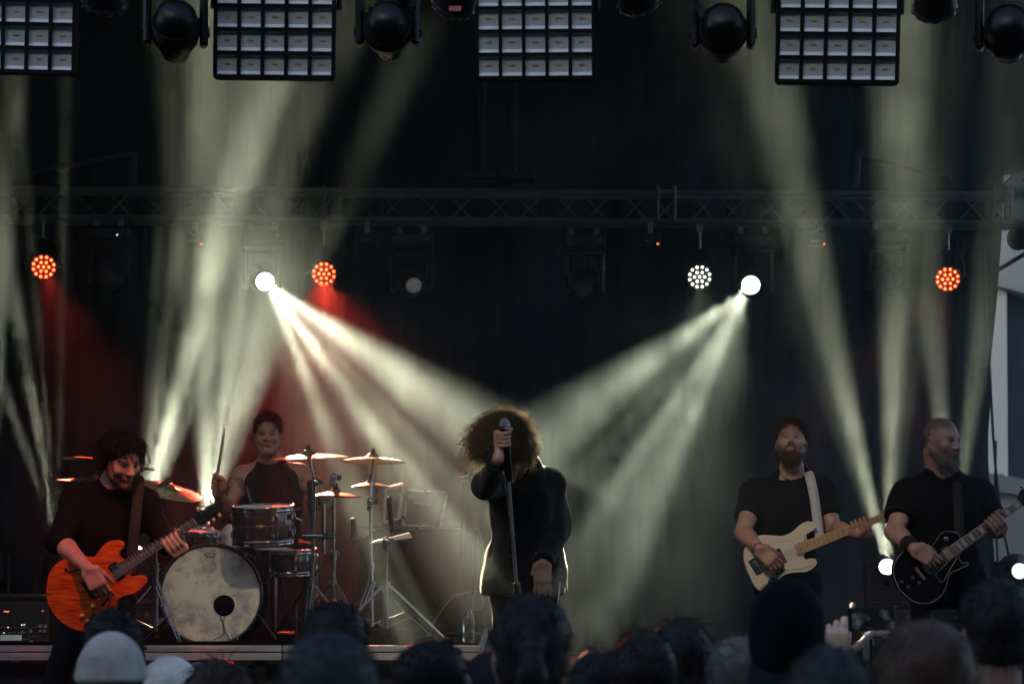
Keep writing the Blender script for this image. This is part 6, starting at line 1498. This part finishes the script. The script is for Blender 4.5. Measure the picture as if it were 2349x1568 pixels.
        if style == 'long':
            for x_ in (-.05, 0, .05): S.chain([H.p(x_, -.06, .02), H.p(x_ * 1.5, -.085, -.09), H.p(x_ * 1.6, -.09, -.06 - hair_len)], [.045, .046, .03], k=.03)
            for x_ in (-1, 1): S.chain([H.p(x_ * .062, -.01, .04), H.p(x_ * .085, -.015, -.07), H.p(x_ * .092, -.03, -.05 - hair_len * .9)], [.032, .034, .02], k=.03)
    V, Q = S.build(nm, 2); N = normals(V, Q); amp = .004 if style in ('short',) else .003
    st = V * np.array((1, 1, .25)); V = V + N * (amp * wob(st if style in ('long', 'ponytail') else V, 70 if style in ('long', 'ponytail', 'short') else 26))[:, None]
    hb = part(nm, np_mesh(nm, V, Q, hair), None, t, world=True)
    if style in ('short', 'long', 'ponytail'):
        N = normals(V, Q); i = r.integers(0, len(V), 900 if style != 'ponytail' else 500); ok = H.loc(V[i])[:, 2] > -.12; i = i[ok]
        down = A3((0, 0, -1)); tang = down - N[i] * (N[i] @ down)[:, None]
        ln = {'short': (.008, .022), 'long': (.03, .08), 'ponytail': (.01, .03)}[style]
        part('strands', strands('strands', V[i] + N[i] * .001, N[i] * (.9 if style == 'short' else .25) + tang * (.5 if style == 'short' else 1.0), r.uniform(*ln, len(i)), hair, r=.0018, seg=5, droop=.3, jit=.25, rng=r), None, hb)
    return t, H
DK = fabric('crowd_dark_cotton', (.018, .019, .022)); DB = fabric('crowd_navy_cotton', (.014, .02, .032)); DG = fabric('crowd_grey_cotton', (.05, .052, .056))
HK = hairm('crowd_black_hair', (.012, .011, .011), .35); HBR = hairm('crowd_brown_hair', (.038, .022, .014), .4); HGR = hairm('crowd_grey_hair', (.13, .13, .125), .55); HDB = hairm('crowd_dark_hair', (.018, .015, .015), .35)
crowd('person in a mottled pale grey knitted hat at the lower left', 258, 1455, 5.2, 'beanie', knit('pale_grey_knit', (.62, .57, .50), (.34, .31, .28)), DK, seed=1)
crowd('person with tousled black hair right in front of the left guitarist\'s legs', 262, 1398, 6.3, 'short', HK, DK, seed=2, sc=.98)
crowd('person in a white cap behind the pale grey knitted hat', 392, 1507, 6.3, 'cap', knit('white_cotton', (.82, .84, .76)), DK, seed=3, yaw=.5)
crowd('long-haired person with brown hair below the bass drum', 512, 1511, 5.5, 'long', HBR, DK, seed=4, yaw=.35)
crowd('person in a dark teal knitted hat just behind the white cap', 455, 1524, 7.4, 'beanie', knit('teal_knit', (.02, .06, .07)), DK, seed=5)
crowd('person with smooth black hair below the cymbal stands', 768, 1380, 5.9, 'short', HK, DK, seed=6, sc=1.02)
crowd('person with dark hair in a painted blue-grey sky tint, large and blurred, left of the middle', 757, 1450, 3.55, 'short', hairm('sky_tinted_hair', (.035, .04, .046), .5), DB, seed=7, width=1.1)  # dark hair; the blue-grey of skylight on it is put into the colour
crowd('boy with short black hair turned right, his ear and cheek showing', 1000, 1470, 5.3, 'short', HK, DK, seed=8, yaw=1.05, sc=.93)
pt, Hp = crowd('woman with black hair pulled into a ponytail in front of the singer', 1218, 1362, 4.45, 'ponytail', HK, DK, seed=9, sc=.98)
part('hair_tie', MB().lathe([(.022, -.008), (.028, 0), (.022, .008)], Hp.p(0, -.132, .022), Hp.M[:, 1] * -.8 + Hp.M[:, 2] * -.5, 16), RUB, pt, world=True)
pb, Hb = crowd('person in a black hood with braided yellowish cords left of the ponytail', 1128, 1508, 5.8, 'hood', DK, DK, seed=10)
for x_ in (-.02, .045):
    pts = [Hb.p(x_, -.135, .05), Hb.p(x_ + .004, -.15, -.02), Hb.p(x_ + .008, -.14, -.12), Hb.p(x_ + .01, -.14, -.2)]
    part('cord', MB().tube(catmull(pts, 6), .008, 6), mat('straw_cord', (.34, .30, .18), .8, var=.3, vscale=60), pb, world=True)
crowd('person with straight blue-black hair just right of the ponytail', 1370, 1488, 6.3, 'long', hairm('blueblack_hair', (.012, .016, .024), .35), DK, seed=11, hair_len=.2)
crowd('person with short dark greying hair right of the middle', 1475, 1449, 5.4, 'short', HDB, DK, seed=12, sc=1.0, ears=False)
crowd('person with long dark hair behind the greying short hair', 1560, 1418, 6.0, 'long', HDB, DK, seed=13, sc=1.0)
crowd('person with short grey hair beside the tall black hood', 1694, 1463, 5.8, 'short', HGR, DG, seed=14, yaw=.2)
crowd('tall person in a plain black hood in front of the bass player', 1803, 1338, 4.9, 'hood', fabric('dark_blue_fleece', (.004, .006, .008)), DB, seed=15, sc=.88)
crowd('person with dark hair in a painted slate sky tint, large and blurred, below the phone', 1903, 1486, 3.9, 'short', hairm('sky_tinted_dark_hair', (.032, .036, .041), .5), DB, seed=16)  # dark hair again, with the sky's bluish light mixed into its colour
crowd('woman with long brown hair left of the short-haired man', 2120, 1420, 4.15, 'long', hairm('crowd_light_brown_hair', (.085, .052, .034)), DK, seed=17, sc=.98)
crowd('man with cropped dark hair and a bare neck at the right edge', 2282, 1330, 5.2, 'short', HDB, DK, seed=18, sc=1.0, width=1.1, skin=(.66, .44, .36))
# the phone and the hand that holds it up
ph_p, ph_H = crowd('person holding up a phone behind the blurred slate-tinted hair', 1872, 1484, 7.2, 'short', HK, DK, seed=19)
S = SDF(.005); wr = W(1920, 1516, 6.8); el = W(1925, 1600, 6.95)
S.cone(el, wr, .042, .028, k=.02)
hand_sdf(S, wr, (.02, -.05, 1), (.3, .9, -.05), (1, 0, 0), (.05, .75, .95, 1.0), thumb=.1, spread=.10, sc=1.08)
V, Q = S.build('raised_forearm'); part('raised_forearm', np_mesh('raised_forearm', V, Q, SKINM, np.tile((.66, .49, .37), (len(V), 1))), None, ph_p, world=True)
S = SDF(.01); S.cone(W(1890, 1640, 7.1), el, .06, .055, k=.02); S.cone(el, lerp(el, wr, .35), .055, .05, k=.02, cut=True)
part('raised_sleeve', cloth_mesh('raised_sleeve', S, DK, .005), None, ph_p, world=True)
pc = W(2000, 1418, 6.70); ph = thing('phone', 'phone held sideways filming the band', 'phone', pc)
Rp = Matrix.Rotation(math.radians(-3), 3, 'Y')
part('case', MB().box(pc, (.158, .010, .078), Rp, .004), BLKP, ph, world=True)
sm_ = bpy.data.materials.new('phone_picture'); sm_.use_nodes = True; n_, l_ = sm_.node_tree.nodes, sm_.node_tree.links; p_ = n_['Principled BSDF']
tc_ = n_.new('ShaderNodeTexCoord'); nz = n_.new('ShaderNodeTexNoise'); nz.inputs['Scale'].default_value = 22; nz.inputs['Detail'].default_value = 2; rp = n_.new('ShaderNodeValToRGB')
rp.color_ramp.elements[0].position = .48; rp.color_ramp.elements[0].color = (.004, .006, .007, 1); rp.color_ramp.elements[1].position = .8; rp.color_ramp.elements[1].color = (.55, .42, .33, 1)
e_ = rp.color_ramp.elements.new(.62); e_.color = (.07, .08, .075, 1)
l_.new(tc_.outputs['Object'], nz.inputs['Vector']); l_.new(nz.outputs['Fac'], rp.inputs[0]); l_.new(rp.outputs[0], p_.inputs['Emission Color']); p_.inputs['Emission Strength'].default_value = .25
p_.inputs['Base Color'].default_value = (.01, .01, .01, 1); p_.inputs['Roughness'].default_value = .15
part('screen', MB().box(pc + Vector((.002, -.006, 0)), (.138, .004, .068), Rp), sm_, ph, world=True)
# ================================================================ smoke over the stage
hz = MB()
y0, y1, xl, xr, zb = 9.45, 18.05, -5.15, 5.0, 0.004
zt0, zt1 = 4.55, 6.2
hz.add([(xl, y0, zb), (xr, y0, zb), (xr, y1, zb), (xl, y1, zb), (xl, y0, zt0), (xr, y0, zt0), (xr, y1, zt1), (xl, y1, zt1)],
       [(0, 3, 2, 1), (4, 5, 6, 7), (0, 1, 5, 4), (1, 2, 6, 5), (2, 3, 7, 6), (3, 0, 4, 7)])
hm = bpy.data.materials.new('stage_smoke'); hm.use_nodes = True
n_, l_ = hm.node_tree.nodes, hm.node_tree.links
for nd in list(n_):
    if nd.type != 'OUTPUT_MATERIAL': n_.remove(nd)
pv = n_.new('ShaderNodeVolumePrincipled'); pv.inputs['Color'].default_value = (.76, .93, 1.0, 1)
tc9 = n_.new('ShaderNodeTexCoord'); mp9 = n_.new('ShaderNodeMapping'); mp9.inputs['Scale'].default_value = (1, 1, .8); mp9.inputs['Rotation'].default_value = (.3, .5, .2)
nz9 = n_.new('ShaderNodeTexNoise'); nz9.inputs['Scale'].default_value = 1.45; nz9.inputs['Detail'].default_value = 5; nz9.inputs['Roughness'].default_value = .6; nz9.inputs['Distortion'].default_value = .9
mr9 = n_.new('ShaderNodeMapRange'); mr9.interpolation_type = 'SMOOTHSTEP'
mr9.inputs[1].default_value = .34; mr9.inputs[2].default_value = .74; mr9.inputs[3].default_value = .0012; mr9.inputs[4].default_value = .034
l_.new(tc9.outputs['Object'], mp9.inputs[0]); l_.new(mp9.outputs[0], nz9.inputs['Vector']); l_.new(nz9.outputs['Fac'], mr9.inputs[0]); l_.new(mr9.outputs[0], pv.inputs['Density'])
pv.inputs['Anisotropy'].default_value = 0.25
l_.new(pv.outputs[0], n_['Material Output'].inputs['Volume'])
hz_o = struct('haze', hz, hm, kind='stuff')
